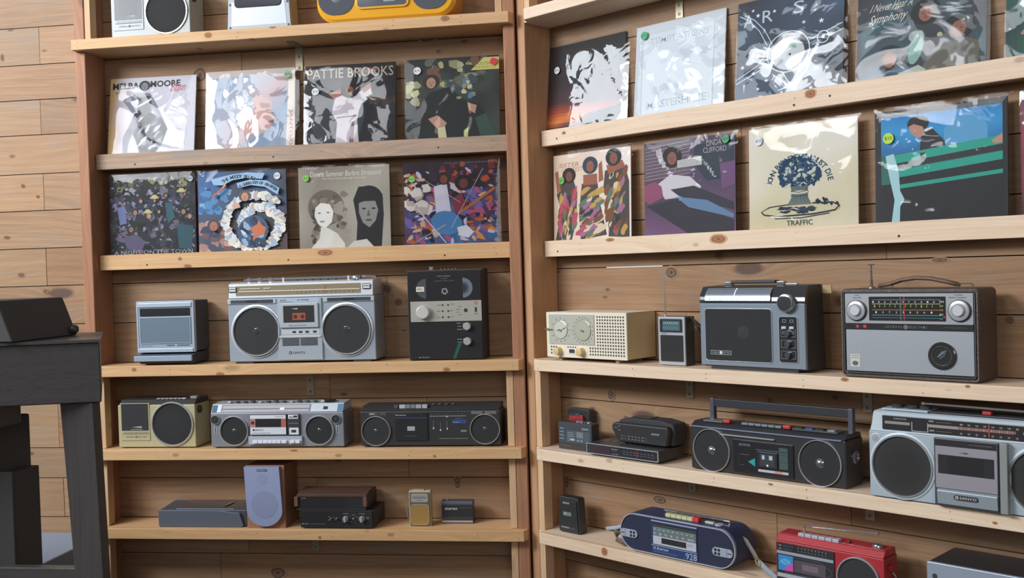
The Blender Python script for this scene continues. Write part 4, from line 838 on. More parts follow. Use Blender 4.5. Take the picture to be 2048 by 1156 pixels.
# rounded black clock radio
t = thing('clock_radio', 'rounded black bedside clock radio standing behind a flat clock radio', 'radio', 'R', .291, .058, z4+.0395)
b = MB(); prof = [(.0, .002), (.205, .002), (.200, .062), (.186, .070), (.012, .070), (-.008, .055), (-.008, .044)]
top_ = [(.01, .004), (.215, .004), (.225, .060), (.200, .080), (.145, .084), (.075, .084), (.02, .078), (.005, .06)]
b.prism([(.022, .002), (.195, .002), (.205, .045), (.200, .060), (.005, .060), (-.006, .050), (-.005, .038)], 0, .02, '202022', 'plastic'); 
b.prism([(.022, .002), (.205, .002), (.212, .045), (.206, .066), (.16, .074), (.06, .074), (.012, .066), (-.004, .050), (-.003, .036)], .0201, .085, '27272a', 'matte'); b.obj('shell', t, bevel=.006, seg=3)
b = MB(); b.text('SONY', .144, .0335, .173, .0385, -.0005, 'd5d6d8')
for j, z_ in enumerate((.0205, .0125)):
    b.text('FM' if not j else 'AM', .032, z_, .037, z_+.0025, -.0005, 'b9babb'); b.rect(.040, z_+.001, .052, z_+.0014, -.0005, '9a9a9a'); b.rect(.108, z_+.001, .128, z_+.0014, -.0005, '9a9a9a')
    for i, s_ in enumerate(('88', '92', '96', '102', '108') if not j else ('53', '60', '80', '120', '160')): b.text(s_, .058+i*.0125, z_, .0635+i*.0125, z_+.0028, -.0005, 'b9babb')
for s_, x, z_ in (('AM', .022, .049), ('PM', .022, .0365)): b.text(s_, x, z_, x+.007, z_+.0025, -.0005, 'b9babb')
b.text('DREAM MACHINE', .002, .0435, .020, .0455, -.0005, 'a0a1a2'); b.obj('lettering', t)
b = MB(); b.box(.05, .12, .03, .07, .0742, .0765, '1e1e20', 'plastic'); b.obj('snooze_bar', t, bevel=.002)
# flat clock radio in front
t = thing('clock_radio', 'flat black clock radio with a silver-outlined front, in front of the rounded one', 'radio', 'R', .226, .010, z4)
b = MB(); b.prism(rrect(0, .006, .268, .038, .003), .002, .118, '2b292a', 'plastic'); b.obj('shell', t, bevel=.003)
b = MB(); b.frame(.001, .0065, .267, .0375, .0022, -.001, .003, 'b3bac1', 'metal', .003, 4); b.obj('front_frame', t)
b = MB(); b.rect(.003, .0085, .265, .0355, .0012, '232227', 'gloss'); b.rect(.016, .010, .090, .034, .0009, '3a2630', 'gloss'); d = b.obj('display_window', t)
b = MB(); b.text('Panasonic', .096, .0265, .120, .0295, .0006, 'c3c4c6'); b.text('RC 6015', .100, .0225, .116, .0240, .0006, '97989a'); b.text('FM ALARM', .098, .0125, .122, .0150, .0006, 'b0b1b2'); b.text('PM', .008, .0265, .013, .0285, .0006, '97989a'); b.text('AUTO', .007, .0175, .014, .0192, .0006, '97989a')
for j in range(2):
    b.rect(.136, .0235-.006*j, .258, .0239-.006*j, .0006, '77787a')
    for i in range(9): b.rect(.142+i*.0128, .0248-.008*j, .1452+i*.0128, .0266-.008*j, .0006, '85868a')
b.obj('scale', d); b = MB(); b.rect(.190, .0105, .1915, .0335, .0003, 'c4352f', 'plastic'); b.obj('dial_pointer', d)
b = MB()
for i in range(3): b.box(.02+i*.03, .045+i*.03, .055, .075, .038, .0393, '4a4342', 'plastic')
b.obj('top_buttons', t)
for x in (.04, .24):
    b = MB(); b.box(x-.015, x+.015, .02, .10, 0, .0065, '222122', 'matte'); b.obj('foot', t)

# black boombox with handle
t = thing('boombox', 'black boombox with its flat carrying handle raised', 'boombox', 'R', .597, .018, z4)
Wd = .458
b = MB(); b.box(0, Wd, .004, .095, .002, .1205, '212124', 'plastic'); b.obj('body', t, bevel=.005)
b = MB(); b.sideprism([(.002, .121), (.022, .133), (.085, .133), (.094, .121)], .002, Wd-.002, '25262b', 'plastic'); tp = b.obj('top_deck', t, bevel=.002)
b = MB(); b.box(.0, Wd-.01, -.0005, .004, .1185, .1212, '8d9bb8', 'metal'); b.box(.098, .262, -.001, .004, .1035, .106, 'b9bdc4', 'metal'); b.obj('trim_line', t)
for x in (.069, .389):
    speaker_cone(t, x, .0585, .0575, .003, 'ececea', '1e1e20', .0026, centre=False); m = MB(); m.rev((x, .0015, .0585), [(.0001, -.006), (.006, -.005), (.010, -.002), (.012, 0)], '9aa0aa', 'chrome', 24); m.obj('dust_cap', t)
b = MB(); b.box(.138, .316, -.0, .0045, .010, .096, '1c1c1f', 'gloss'); d = b.obj('centre_panel', t, bevel=.001)
b = MB(); b.text('AIWA', .156, .0805, .192, .0875, -.0005, '8b8d90'); b.flat([(.184, .0405), (.205, .0515), (.205, .0295)], -.0005, '1f9a9c'); b.rect(.160, .058, .186, .0588, -.0005, '77797c'); b.rect(.160, .030, .170, .0308, -.0005, '77797c'); b.rect(.156, .028, .157, .060, -.0005, '3c3d40')
b.rect(.209, .074, .300, .0765, -.0005, '3d5560'); b.rect(.276, .031, .301, .086, -.0005, '3f5354'); b.rect(.276, .049, .301, .0498, -.0008, '22282a'); b.rect(.276, .067, .301, .0678, -.0008, '22282a')
b.rect(.214, .018, .302, .0245, -.0006, 'b9bcc2'); b.rect(.262, .018, .285, .0245, -.0009, 'd08a7c'); b.obj('lettering', d)
b = MB(); b.box(.214, .272, -.004, 0, .030, .071, '28292d', 'gloss'); b.rect(.222, .035, .264, .066, -.0043, '3c3e44', 'gloss'); b.rect(.228, .052, .236, .063, -.0046, 'b9bcc8'); b.rect(.249, .052, .259, .063, -.0046, 'b9bcc8'); b.flat(circ(.244, .037, .003), -.0046, 'e0e0e0'); b.obj('cassette_door', d, bevel=.0008)
for i, (x, c) in enumerate(((.156, '8b929c'), (.176, '8b929c'), (.196, '8b929c'), (.216, '8b929c'), (.236, '8b929c'), (.256, '8b929c'))):
    k = MB(); k.box(x, x+.018, .016, .034, .1332, .139, c, 'metal'); k.obj('key', tp, bevel=.001)
for x0_ in (.098, .279): k = MB(); k.box(x0_, x0_+.022, .014, .030, .1332, .143, 'c23428', 'plastic'); k.obj('record_key', tp, bevel=.003)
b = MB(); b.box(.035, .096, .016, .05, .1332, .1375, '7d8184', 'metal'); b.box(.306, .43, .016, .05, .1332, .1372, '5d6264', 'metal')
for i in range(4): b.box(.312+i*.03, .330+i*.03, .02, .035, .1372, .1405, ('2a2a2c', '30509a', '2a2a2c', '9a9c9e')[i], 'plastic')
b.obj('control_strip', tp)
b = MB(); b.box(.036, .452, .052, .064, .170, .192, '23262e', 'plastic'); hd = b.obj('handle', t, bevel=.002)
for x in (.034, .441): b = MB(); b.box(x, x+.013, .050, .066, .124, .1935, '565b66', 'metal'); b.obj('handle_arm', hd, bevel=.002)
m = MB(); m.rev((Wd, .045, .075), [(.016, 0), (.016, .006), (.013, .008), (.011, .004), (.0001, .004)], '8f9298', 'chrome', 28, 'X'); m.obj('side_knob', t)
for x in (.06, .40):
    b = MB(); b.box(x-.03, x+.03, .012, .08, 0, .0045, '222222', 'matte'); b.obj('foot', t)

# large silver Sanyo at the right edge
t = thing('boombox', 'large silver boombox with an inset tape door, running out of the right edge', 'boombox', 'R', 1.129, -.018, z4)
Wd = .470
b = MB(); b.box(0, Wd, .012, .120, .003, .158, 'a9b5bd', 'plastic'); b.box(.157, .322, .008, .0125, .003, .158, 'b7c3ca', 'plastic'); b.obj('body', t, bevel=.003)
b = MB(); b.sideprism([(.012, .1585), (.020, .172), (.022, .174), (.030, .199), (.036, .203), (.115, .205), (.119, .1585)], .003, Wd-.003, 'b9c6ce', 'plastic'); tp = b.obj('tuner_section', t, bevel=.001)
def ty(z): return .0205+(.0295-.0205)*(z-.172)/.027 if z > .172 else .012+.008*(z-.1585)/.0135
b = MB()
def tr_(x0_, z0_, x1_, z1_, c, off=.0008, fin='print'): b.add([(x0_, ty(z0_)-off, z0_), (x1_, ty(z0_)-off, z0_), (x1_, ty(z1_)-off, z1_), (x0_, ty(z1_)-off, z1_)], [(0, 1, 2, 3)], c, fin)
b.box(.034, .440, .012, .024, .164, .196, '2a2628', 'gloss'); b.obj('dial_window', tp)
b = MB(); y = .0116
b.rect(.040, .1775, .100, .184, y, '8d8c8a'); b.rect(.142, .1775, .210, .184, y, '9a918c'); b.rect(.210, .1775, .330, .184, y, '8a6a62'); b.rect(.104, .165, .1055, .186, y, 'c9c9c9'); b.rect(.141, .165, .1425, .186, y, 'c9c9c9')
b.text('SANYO', .062, .189, .092, .1925, y, 'c3c1be'); b.text('FM', .145, .189, .155, .193, y, 'd9d7d4'); b.text('AM', .145, .168, .156, .172, y, 'd9d7d4'); b.rect(.104, .165, .142, .1662, y, 'c9c9c9'); b.rect(.160, .1895, .195, .1905, y, '77726f'); b.rect(.160, .169, .195, .170, y, '77726f')
for i in range(9): b.text(('88', '92', '96', '100', '104', '106', '108', '5', '6')[i], .214+i*.017, .187, .220+i*.017, .191, y, 'c9b9b2'); b.rect(.214+i*.017, .167, .219+i*.017, .171, y, '8f6a64'); b.rect(.216+i*.0165, .178, .2166+i*.0165, .1838, y-.0002, 'ddd0c8')
b.obj('scale', tp)
b = MB(); b.rect(.2755, .166, .2785, .1945, .0112, 'a04238', 'plastic'); b.obj('dial_pointer', tp)
for x, sgn in ((.080, 1), (.388, 1)):
    b = MB(); b.rev((x, .012, .081), [(.0785, -.0001), (.078, -.002), (.0735, -.0035), (.072, 0)], 'c3ced6', 'plastic', 64); b.obj('speaker_bezel', t)
    speaker_cone(t, x, .081, .0705, .0105, 'bfc3c6', '2b2a2a', .0045, centre=False)
b = MB(); b.rev((.018, .012, .1405), [(.0125, 0), (.0125, -.002), (.0105, -.0025)], 'c9d3da', 'plastic', 28); b.rev((.018, .012, .1405), [(.0105, -.0022), (.0001, -.003)], 'a5aaae', 'grille', 28); b.obj('tweeter', t)
b = MB(); b.box(.160, .303, -.0, .0085, .0055, .157, '3b4247', 'plastic'); b.obj('deck_recess', t)
b = MB(); b.box(.1645, .299, -.006, -.0002, .046, .1565, 'a9a4ad', 'metal'); d = b.obj('cassette_door', t, bevel=.001)
b = MB(); b.rect(.165, .141, .2985, .156, -.0064, '2b2729', 'gloss'); b.rect(.171, .079, .2925, .1215, -.0064, '26272b', 'gloss'); b.rect(.193, .081, .270, .1195, -.0067, '1e1e20', 'gloss'); b.flat([(.218, .1285), (.235, .1305), (.235, .1275)], -.0066, '2b2d30'); b.rect(.232, .128, .238, .129, -.0066, '2b2d30'); b.text('AUTO STOP MECHANISM', .240, .1475, .288, .1497, -.0067, '8f8b8a'); b.obj('tape_window', d)
b = MB(); b.sideprism([(.0, .008), (-.005, .010), (-.008, .040), (.0, .046)], .167, .2985, 'a3aeb5', 'metal'); k = b.obj('eject_bar', t, bevel=.0015)
b = MB(); b.prism(rrect(.205, .0235, .258, .0345, .005), -.0085, -.006, '2a2c2e'); b.text('SANYO', .2185, .0262, .2545, .0318, -.0088, 'c9ced2'); b.flat(circ(.2122, .029, .0035), -.0088, 'c9ced2'); b.flat(circ(.2122, .029, .0016), -.0091, '2a2c2e'); b.obj('badge', k)
b = MB(); b.box(.3035, .320, -.006, .0084, .005, .1585, '8c8f8d', 'plastic'); b.obj('pillar', t, bevel=.002)
b = MB(); b.box(.045, .46, .045, .112, .205, .2085, '34383c', 'plastic'); b.box(.020, .130, .04, .10, .205, .2095, 'b5c2ca', 'plastic'); b.obj('top_deck', tp, bevel=.0015)
for x in (.048, .085, .115): m = MB(); m.rev((x, .066, .2095), [(.014, 0), (.014, .007), (.012, .009), (.0001, .009)], '2b2d30', 'plastic', 24, 'Z'); m.obj('knob', tp)
m = MB(); m.box(.248, .268, .05, .066, .2085, .217, 'b02a2c', 'plastic'); m.obj('record_key', tp, bevel=.002)
m = MB(); m.tube([(.115, .050, .2255), (.155, .050, .225), (.46, .05, .2215)], [.0018, .0025, .003], 'c9ccd0', 'chrome'); m.tube([(.113, .05, .2255), (.120, .05, .2255)], .0035, 'd5d5d5', 'chrome'); m.tube([(.45, .05, .2085), (.45, .05, .2215)], .003, '9a9a9a', 'chrome'); m.obj('aerial', t)
for x in (.05, .42):
    b = MB(); b.box(x-.025, x+.025, .018, .10, 0, .0035, '5a5048', 'matte'); b.obj('foot', t)

# black walkman on the lowest shelf
t = thing('cassette_player', 'upright black personal cassette player standing alone at the left end of the lowest shelf', 'cassette player', 'R', .062, .052, z5)
b = MB(); b.prism([(.004, .001), (.088, .001), (.090, .006), (.083, .108), (.078, .112), (.004, .112), (0, .108), (.001, .006)], .004, .036, '232324', 'plastic'); b.obj('shell', t, bevel=.003)
b = MB(); b.prism([(.006, .003), (.084, .003), (.078, .102), (.004, .102)], .0, .0041, '1f1f21', 'plastic'); f = b.obj('tape_door', t, bevel=.001)
b = MB(); b.text('SONY', .023, .0905, .051, .0965, -.0005, 'd5d6d8'); b.prism(rrect(.023, .054, .057, .066, .002), -.0006, .0, '6d7f7c', 'gloss'); b.rect(.027, .0565, .038, .0635, -.001, '8e8f8a'); b.text('WALKMAN', .014, .0145, .046, .0195, -.0005, 'd0d0d0'); b.text('F AM/FM', .049, .0145, .070, .0185, -.0005, '7b7b7b')
for x, z_ in ((.033, .034), (.053, .032), (.069, .031), (.067, .06)): b.flat(circ(x, z_, .0012, n=8), -.0005, '4a4a4a')
b.obj('lettering', f)

# blue Emerson pill boombox
t = thing('boombox', 'dark blue pill-shaped boombox with cream keys and a webbing strap', 'boombox', 'R', .344, .016, z5)
Wd, Hd = .394, .112
pill = rrect(0, .003, Wd, Hd+.001, .054, 14); pin = rrect(.005, .008, Wd-.005, Hd-.004, .049, 14)
b = MB(); b.prism(pill, .006, .100, '223058', 'plastic'); b.obj('body', t, bevel=.004)
b = MB(); b.prism(rrect(.004, .007, Wd-.004, Hd-.003, .050, 14), .0, .0062, '262d4a', 'grille'); b.obj('front_grille', t)
b = MB(); b.frame(.0015, .0045, Wd-.0015, Hd-.0005, .0024, -.003, .004, 'c9cdd9', 'metal', .053, 14); b.obj('front_trim', t)
b = MB(); b.box(.114, .272, -.002, .001, .009, .104, '1e3568', 'plastic'); p_ = b.obj('centre_panel', t, bevel=.0008)
b = MB(); b.box(.120, .270, -.0035, -.002, .034, .097, '1c1e20', 'gloss'); w = b.obj('tape_window', p_)
b = MB(); y = -.0039; b.rect(.1215, .072, .2685, .0865, y, '5d7270'); b.rect(.1215, .060, .2685, .072, y, '6a6f72'); b.rect(.1215, .036, .2685, .060, y, 'b7bac4'); b.rect(.151, .041, .2355, .057, y-.0003, '1e1e20', 'gloss')
for i, s_ in enumerate(('AM', '540', '60', '70', '80', '100', '120', '140', '160')): b.text(s_, .124+i*.0158, .0765, .132+i*.0158, .0815, y-.0003, 'c3d0cd')
for i, s_ in enumerate(('FM', '88', '92', '96', '100', '104', '108 MHz')): b.text(s_, .124+i*.0195, .0635, .131+i*.0195+(.014 if i == 6 else 0), .0695, y-.0003, 'd9dbe0')
b.rect(.122, .0905, .268, .0912, y, '8f8f8f'); b.text('AUTO STOP', .239, .0515, .258, .0540, y-.0003, '4a4c55'); b.text('SYSTEM', .239, .0475, .254, .0498, y-.0003, '4a4c55'); b.obj('scale', w)
b = MB(); b.box(.115, .271, -.0035, -.002, .0315, .0335, 'a9c4e8', 'metal'); b.box(.115, .271, -.0035, -.002, .1005, .1035, 'b9c9e8', 'metal'); b.text('Emerson', .133, .0205, .172, .0290, -.0026, 'c3cbe2', shear=.2)
for i in range(3):
    for j in range(2): b.rect(.121+j*.0045, .0205+i*.003, .1245+j*.0045, .0225+i*.003, -.0026, '9aa5c8')
b.text('AM FM STEREO RADIO CASSETTE RECORDER', .121, .0135, .203, .0160, -.0026, '8591b8'); b.text('928', .232, .0105, .269, .0285, -.0026, 'aab4d6'); b.text('CTR', .223, .0105, .229, .0135, -.0026, '8591b8'); b.obj('lettering', p_)
for x0_, x1_, flip in ((.002, .064, False), (.320, .385, True)):
    b = MB(); r = .0115; zc_ = .0515 if not flip else .0495
    pts = rrect(x0_, zc_-r, x1_, zc_+r, .0112, 6); b.prism(pts, -.004, 0, 'b9bfcf', 'metal'); q = b.obj('speaker_plate', t, bevel=.0006)
    b = MB(); xs = (x1_-.022, x1_-.011) if not flip else (x0_+.011, x0_+.022)
    for x in xs:
        for zz in (zc_-.005, zc_+.005): b.flat(circ(x, zz, .0042), -.0043, '1e2026')
    e = x0_+.018 if not flip else x1_-.018; b.rect(e-.0004, zc_-r, e+.0004, zc_+r, -.0043, '4a4f5c'); e2 = (x0_+.004, x0_+.016) if not flip else (x1_-.016, x1_-.003); b.rect(e2[0], zc_-.0012, e2[1], zc_+.0012, -.0043, '2a2c34'); b.obj('vent_holes', q)
for i in range(5): k = MB(); k.box(.150+i*.0186, .1675+i*.0186, .018, .036, Hd+.001, Hd+.011, 'c8c795', 'plastic'); k.obj('key', t, bevel=.0012)
k = MB(); k.box(.2435, .264, .016, .036, Hd+.001, Hd+.0135, 'cf2a2c', 'plastic'); k.obj('record_key', t, bevel=.0015)
k = MB(); k.box(.278, .305, .028, .036, Hd+.001, Hd+.006, 'c9cabb', 'plastic'); k.obj('band_switch', t); k = MB(); k.rev((.322, .03, Hd-.003), [(.012, 0), (.012, .007), (.0001, .008)], 'd0d3dc', 'metal', 24, 'Z'); k.obj('volume_knob', t)
k = MB(); k.tube([(.12, .055, Hd+.009), (.34, .055, Hd+.009)], .0025, 'c9ced6', 'chrome'); k.tube([(.34, .055, Hd-.002), (.34, .055, Hd+.009)], .0025, 'c9ced6', 'chrome'); k.tube([(.13, .055, Hd-.0), (.13, .055, Hd+.009)], .0025, 'c9ced6', 'chrome'); k.obj('aerial', t)
b = MB(); b.tube([(-.002, .03, .056), (-.022, .03, .046), (-.040, .028, .032), (-.034, .02, .018), (-.012, .016, .016), (.004, .014, .022)], .0015, '6d6456', 'fabric', rz=.009); b.tube([(-.002, .025, .064), (-.03, .022, .053), (-.072, .02, .043)], .0015, 'aab6c4', 'fabric', rz=.006); b.tube([(Wd-.012, .05, .082), (Wd+.004, .045, .078), (Wd+.03, .04, .05), (Wd+.045, .035, .034)], .0016, '7a776e', 'fabric', rz=.008); s_ = b.obj('webbing_strap', t, smooth=True)
b = MB(); b.tube([(Wd+.045, .035, .034), (Wd+.075, .028, .016), (Wd+.105, .022, .003), (Wd+.125, .02, .0018)], .0016, '8f9daa', 'fabric', rz=.009); b.obj('strap_tail', s_, smooth=True)
b = MB(); b.tube([(Wd+.043, .030, .0275), (Wd+.052, .030, .0225), (Wd+.056, .031, .032), (Wd+.047, .031, .0425), (Wd+.039, .030, .0375), (Wd+.043, .030, .0275)], .0018, 'c4b06c', 'metal'); b.obj('buckle', s_)
b = MB(); b.box(.06, .34, .012, .09, 0, .0035, '1f2028', 'matte'); b.obj('foot', t)

# red boombox
t = thing('cassette_radio', 'red cassette radio with a blue and pink badge and a loose aerial', 'radio', 'R', .855, .016, z5)
Wd, Hd = .292, .110
b = MB(); b.box(0, Wd, .004, .075, .002, Hd, 'a81c28', 'plastic'); b.sideprism([(.004, Hd+.0001), (.016, Hd+.016), (.068, Hd+.018), (.074, Hd+.0001)], .001, Wd-.001, 'b01f2b', 'plastic'); b.obj('body', t, bevel=.003)
b = MB(); b.prism(rrect(.005, .004, .164, .1055, .002), 0, .0045, '26262c', 'gloss'); p_ = b.obj('front_panel', t)
b = MB(); y = -.0005
b.text('FM', .012, .0975, .0185, .1005, y, 'd0d0d0'); b.text('AM', .012, .0895, .0185, .0925, y, 'd0d0d0'); b.rect(.024, .0985, .055, .0992, y, '6f6f72'); b.rect(.024, .0905, .050, .0912, y, '6f6f72')
for i in range(9): b.rect(.066+i*.0095, .0985, .0685+i*.0095, .1012, y, '9a9a94'); b.rect(.066+i*.0095, .0905, .0685+i*.0095, .093, y, '7b8062')
b.rect(.006, .078, .163, .0855, y, 'b3b8c2', 'metal'); b.rect(.006, .018, .163, .028, y, 'c3c8d2', 'metal')
b.flat([(.010, .075), (.052, .075), (.052, .060), (.020, .036), (.010, .036)], y-.0002, '2a86c4'); b.flat([(.020, .036), (.052, .036), (.052, .060)], y-.0004, 'c64aa4')
b.flat(circ(.030, .058, .009), y-.0005, '63b0dc'); b.flat(circ(.030, .058, .0075), y-.0007, '2a86c4'); b.text('ADX', .014, .053, .044, .064, y-.0009, '8fd0ee', shear=.25)
b.flat([(.050, .0735), (.128, .0735), (.158, .056), (.158, .046), (.130, .030), (.030, .030)], y-.0001, '5a5a60'); b.flat([(.0508, .0725), (.1275, .0725), (.157, .0555), (.157, .0465), (.1295, .031), (.032, .031)], y-.00015, '24242a', 'gloss')
b.text('SANYO', .133, .031, .158, .0345, y-.0002, 'a9a9ad'); b.obj('printed_panel', p_)
b = MB(); b.rect(.055, .037, .142, .068, -.0012, '564b52', 'gloss'); b.rect(.078, .045, .122, .060, -.0015, '74686e', 'gloss'); b.obj('tape_window', p_)
speaker_cone(t, .2255, .048, .054, .003, 'cdd2d8', '262628', .005, centre=False)
for i in range(6): k = MB(); k.box(.058+i*.0188, .0752+i*.0188, .016, .034, Hd+.0155, Hd+.024, 'c9ccd6', 'metal'); k.obj('key', t, bevel=.001)
k = MB(); k.rev((.262, .035, Hd+.0165), [(.013, 0), (.0125, .006), (.0115, .008), (.0001, .008)], 'b9bcc4', 'chrome', 28, 'Z'); k.obj('volume_knob', t)
k = MB(); k.box(.186, .192, .028, .040, Hd+.0165, Hd+.0205, '5b1a22', 'plastic'); k.obj('band_switch', t)
k = MB(); k.tube([(.052, .060, Hd+.032), (.19, .062, Hd+.040), (.246, .062, Hd+.0435)], [.0016, .0022, .0028], 'd3d6dc', 'chrome'); k.tube([(.246, .062, Hd+.0435), (.252, .062, Hd+.044)], .0042, 'd9dce2', 'chrome'); k.tube([(.052, .06, Hd+.015), (.052, .06, Hd+.032)], .0022, 'b0b2b8', 'chrome'); k.obj('aerial', t)
k = MB(); k.add([(.008, .0175, Hd+.0165), (.18, .0175, Hd+.0165), (.18, .0185, Hd+.0166), (.008, .0185, Hd+.0166)], [(0, 1, 2, 3)], 'd9b9bc', 'print'); k.add([(.192, .0175, Hd+.0166), (.285, .0175, Hd+.0166), (.285, .0188, Hd+.0168), (.192, .0188, Hd+.0168)], [(0, 1, 2, 3)], 'd9b9bc', 'print'); k.obj('printed_line', t)
k = MB(); k.rev((Wd, .035, .082), [(.010, 0), (.010, .007), (.0001, .008)], '9c1a26', 'plastic', 20, 'X'); k.obj('tuning_knob', t)
k = MB(); k.tube([(Wd+.002, .045, .07), (Wd+.008, .045, .06), (Wd+.006, .045, .045), (Wd+.009, .045, .03)], .003, 'b9bcc2', 'chrome'); k.obj('handle_hinge', t)
b = MB(); b.box(.01, .28, .010, .07, 0, .0018, '2a1215', 'matte'); b.obj('foot', t)

# dark silver box at bottom right
t = thing('cassette_deck', 'dark box with a silver front lip, cut off by the bottom right corner', 'stereo deck', 'R', 1.262, -.004, z5)
b = MB(); b.box(0, .36, .006, .155, .003, .132, '2b2a2a', 'plastic'); b.obj('case', t, bevel=.003)
b = MB(); b.box(-.001, .361, -.004, .0059, .003, .1335, 'a5b0c0', 'metal'); b.obj('front_panel', t, bevel=.003)
b = MB(); b.rev((.018, -.004, .102), [(.006, -.0003), (.0045, -.0008), (.0001, -.0005)], '2a2a2c', 'matte', 20); b.obj('socket', t)
b = MB(); b.rev((.085, -.004, .075), [(.022, 0), (.021, -.012), (.0001, -.013)], 'b9c2ce', 'metal', 32); b.obj('knob', t)
b = MB(); b.box(.02, .34, .02, .14, 0, .0028, '222222', 'matte'); b.obj('foot', t)
# ================================================================ records in plastic sleeves
S_ = .313; VS = .87     # lettering and pictures sit in the part of the cover above the lip
class Art(MB):
    """printed cover: u right, v down, 0..1; each layer a hair in front of the last"""
    def __init__(s, bg, fin='print'):
        super().__init__(); s.n = 0; s.fin = fin
        s.box(0, S_, 0, .0035, 0, S_, bg, fin)
    def y(s): s.n += 1; return -.00002*s.n
    def c(s, pts): return [(min(max(u, 0), 1)*S_, (1-min(max(v, 0), 1.14)*VS)*S_) for u, v in pts]
    def p(s, pts, col, fin=None): s.flat(s.c(pts), s.y(), col, fin or s.fin); return s
    def e(s, cx, cy, rx, ry=None, col='ffffff', rot=0, n=24):
        ry = rx if ry is None else ry; a = math.radians(rot)
        return s.p([(cx+rx*math.cos(t)*math.cos(a)-ry*math.sin(t)*math.sin(a), cy+rx*math.cos(t)*math.sin(a)+ry*math.sin(t)*math.cos(a)) for t in [2*math.pi*i/n for i in range(n)]], col)
    def t(s, txt, u0, v0, u1, v1, col, **k):
        s.text(txt, u0*S_, (1-v1*VS)*S_, u1*S_, (1-v0*VS)*S_, s.y(), col, s.fin, **k); return s
    def l(s, pts, w, col, taper=False):
        for (a, b), (c, d) in zip(pts[:-1], pts[1:]):
            L = math.hypot(c-a, d-b) or 1; nx, ny = -(d-b)/L*w/2, (c-a)/L*w/2
            s.flat(s.c([(a+nx, b+ny), (c+nx, d+ny), (c-nx, d-ny), (a-nx, b-ny)]), -.00002*s.n-.00001, col, s.fin)
        s.n += 1; return s
    def grad(s, fn, n=26, box_=(0, 0, 1, 1)):
        y = s.y(); u0, v0, u1, v1 = box_
        for i in range(n):
            for j in range(n):
                a, b_, c, d = u0+(u1-u0)*i/n, v0+(v1-v0)*j/n, u0+(u1-u0)*(i+1)/n, v0+(v1-v0)*(j+1)/n
                col = fn((a+c)/2, (b_+d)/2)
                s.flat([(a*S_, (1-d*VS)*S_), (c*S_, (1-d*VS)*S_), (c*S_, (1-b_*VS)*S_), (a*S_, (1-b_*VS)*S_)], y, col, s.fin)
        return s
    def blobs(s, n, box_, cols, size, seed, asp=1.0, rot=None):
        r = random.Random(seed); u0, v0, u1, v1 = box_
        for _ in range(n):
            cx, cy = r.uniform(u0, u1), r.uniform(v0, v1); z = size*r.uniform(.5, 1.4); a = math.radians(rot if rot is not None else r.uniform(0, 180)); k = r.randint(6, 10); P_ = []
            for i in range(k):
                t = 2*math.pi*i/k; q = z*r.uniform(.6, 1.2); x, y = q*math.cos(t)*asp, q*math.sin(t)
                P_.append((min(max(cx+x*math.cos(a)-y*math.sin(a), .002), .998), min(max(cy+x*math.sin(a)+y*math.cos(a), .002), .998)))
            s.flat(s.c(P_), -.00002*s.n-.000001*_, r.choice(cols), s.fin)
        s.n += 2+int(n*.06); return s
    def arc(s, txt, cx, cy, r, a0, a1, h, col):
        n = len(txt); y = s.y()
        for i, ch in enumerate(txt):
            if ch == ' ': continue
            a = math.radians(a0+(a1-a0)*(i+.5)/n); V, F, asp = curve_text(ch, 2, .03); w = h*min(asp, 1.1); ca, sa = math.cos(a), math.sin(a)
            vs = []
            for px_, pz in V:
                lx, lz = (px_-.5)*w, (pz-.5)*h
                R_ = r+lz; x = cx+R_*sa+lx*ca; v = cy-(R_*ca-lx*sa)
                vs.append((x*S_, y, (1-v*VS)*S_))
            s.add(vs, F, col, s.fin)
        return s
def mixc(a, b, t):
    a, b = lin(a), lin(b); t = min(max(t, 0), 1); return tuple(a[i]*(1-t)+b[i]*t for i in range(3))
def ramp(stops, t):
    for (p0, c0), (p1, c1) in zip(stops[:-1], stops[1:]):
        if t <= p1: return mixc(c0, c1, (t-p0)/(p1-p0))
    return lin(stops[-1][1])
def nz(u, v, k=3, s=0): return noise.noise(Vector((u*k+s, v*k-s, s*1.7)))
def head(a, cx, cy, r, skin, hair, big=1.35, shade='40302a'):
    a.e(cx, cy-.2*r, r*big, r*big, hair); a.e(cx, cy, r*.72, r*.95, skin); a.e(cx-r*.28, cy-.08*r, r*.12, r*.06, shade); a.e(cx+r*.28, cy-.08*r, r*.12, r*.06, shade); a.p([(cx-.04*r, cy), (cx+.08*r, cy+.25*r), (cx-.08*r, cy+.25*r)], shade); a.e(cx, cy+.48*r, r*.22, r*.07, '7a3830')
FY = {}
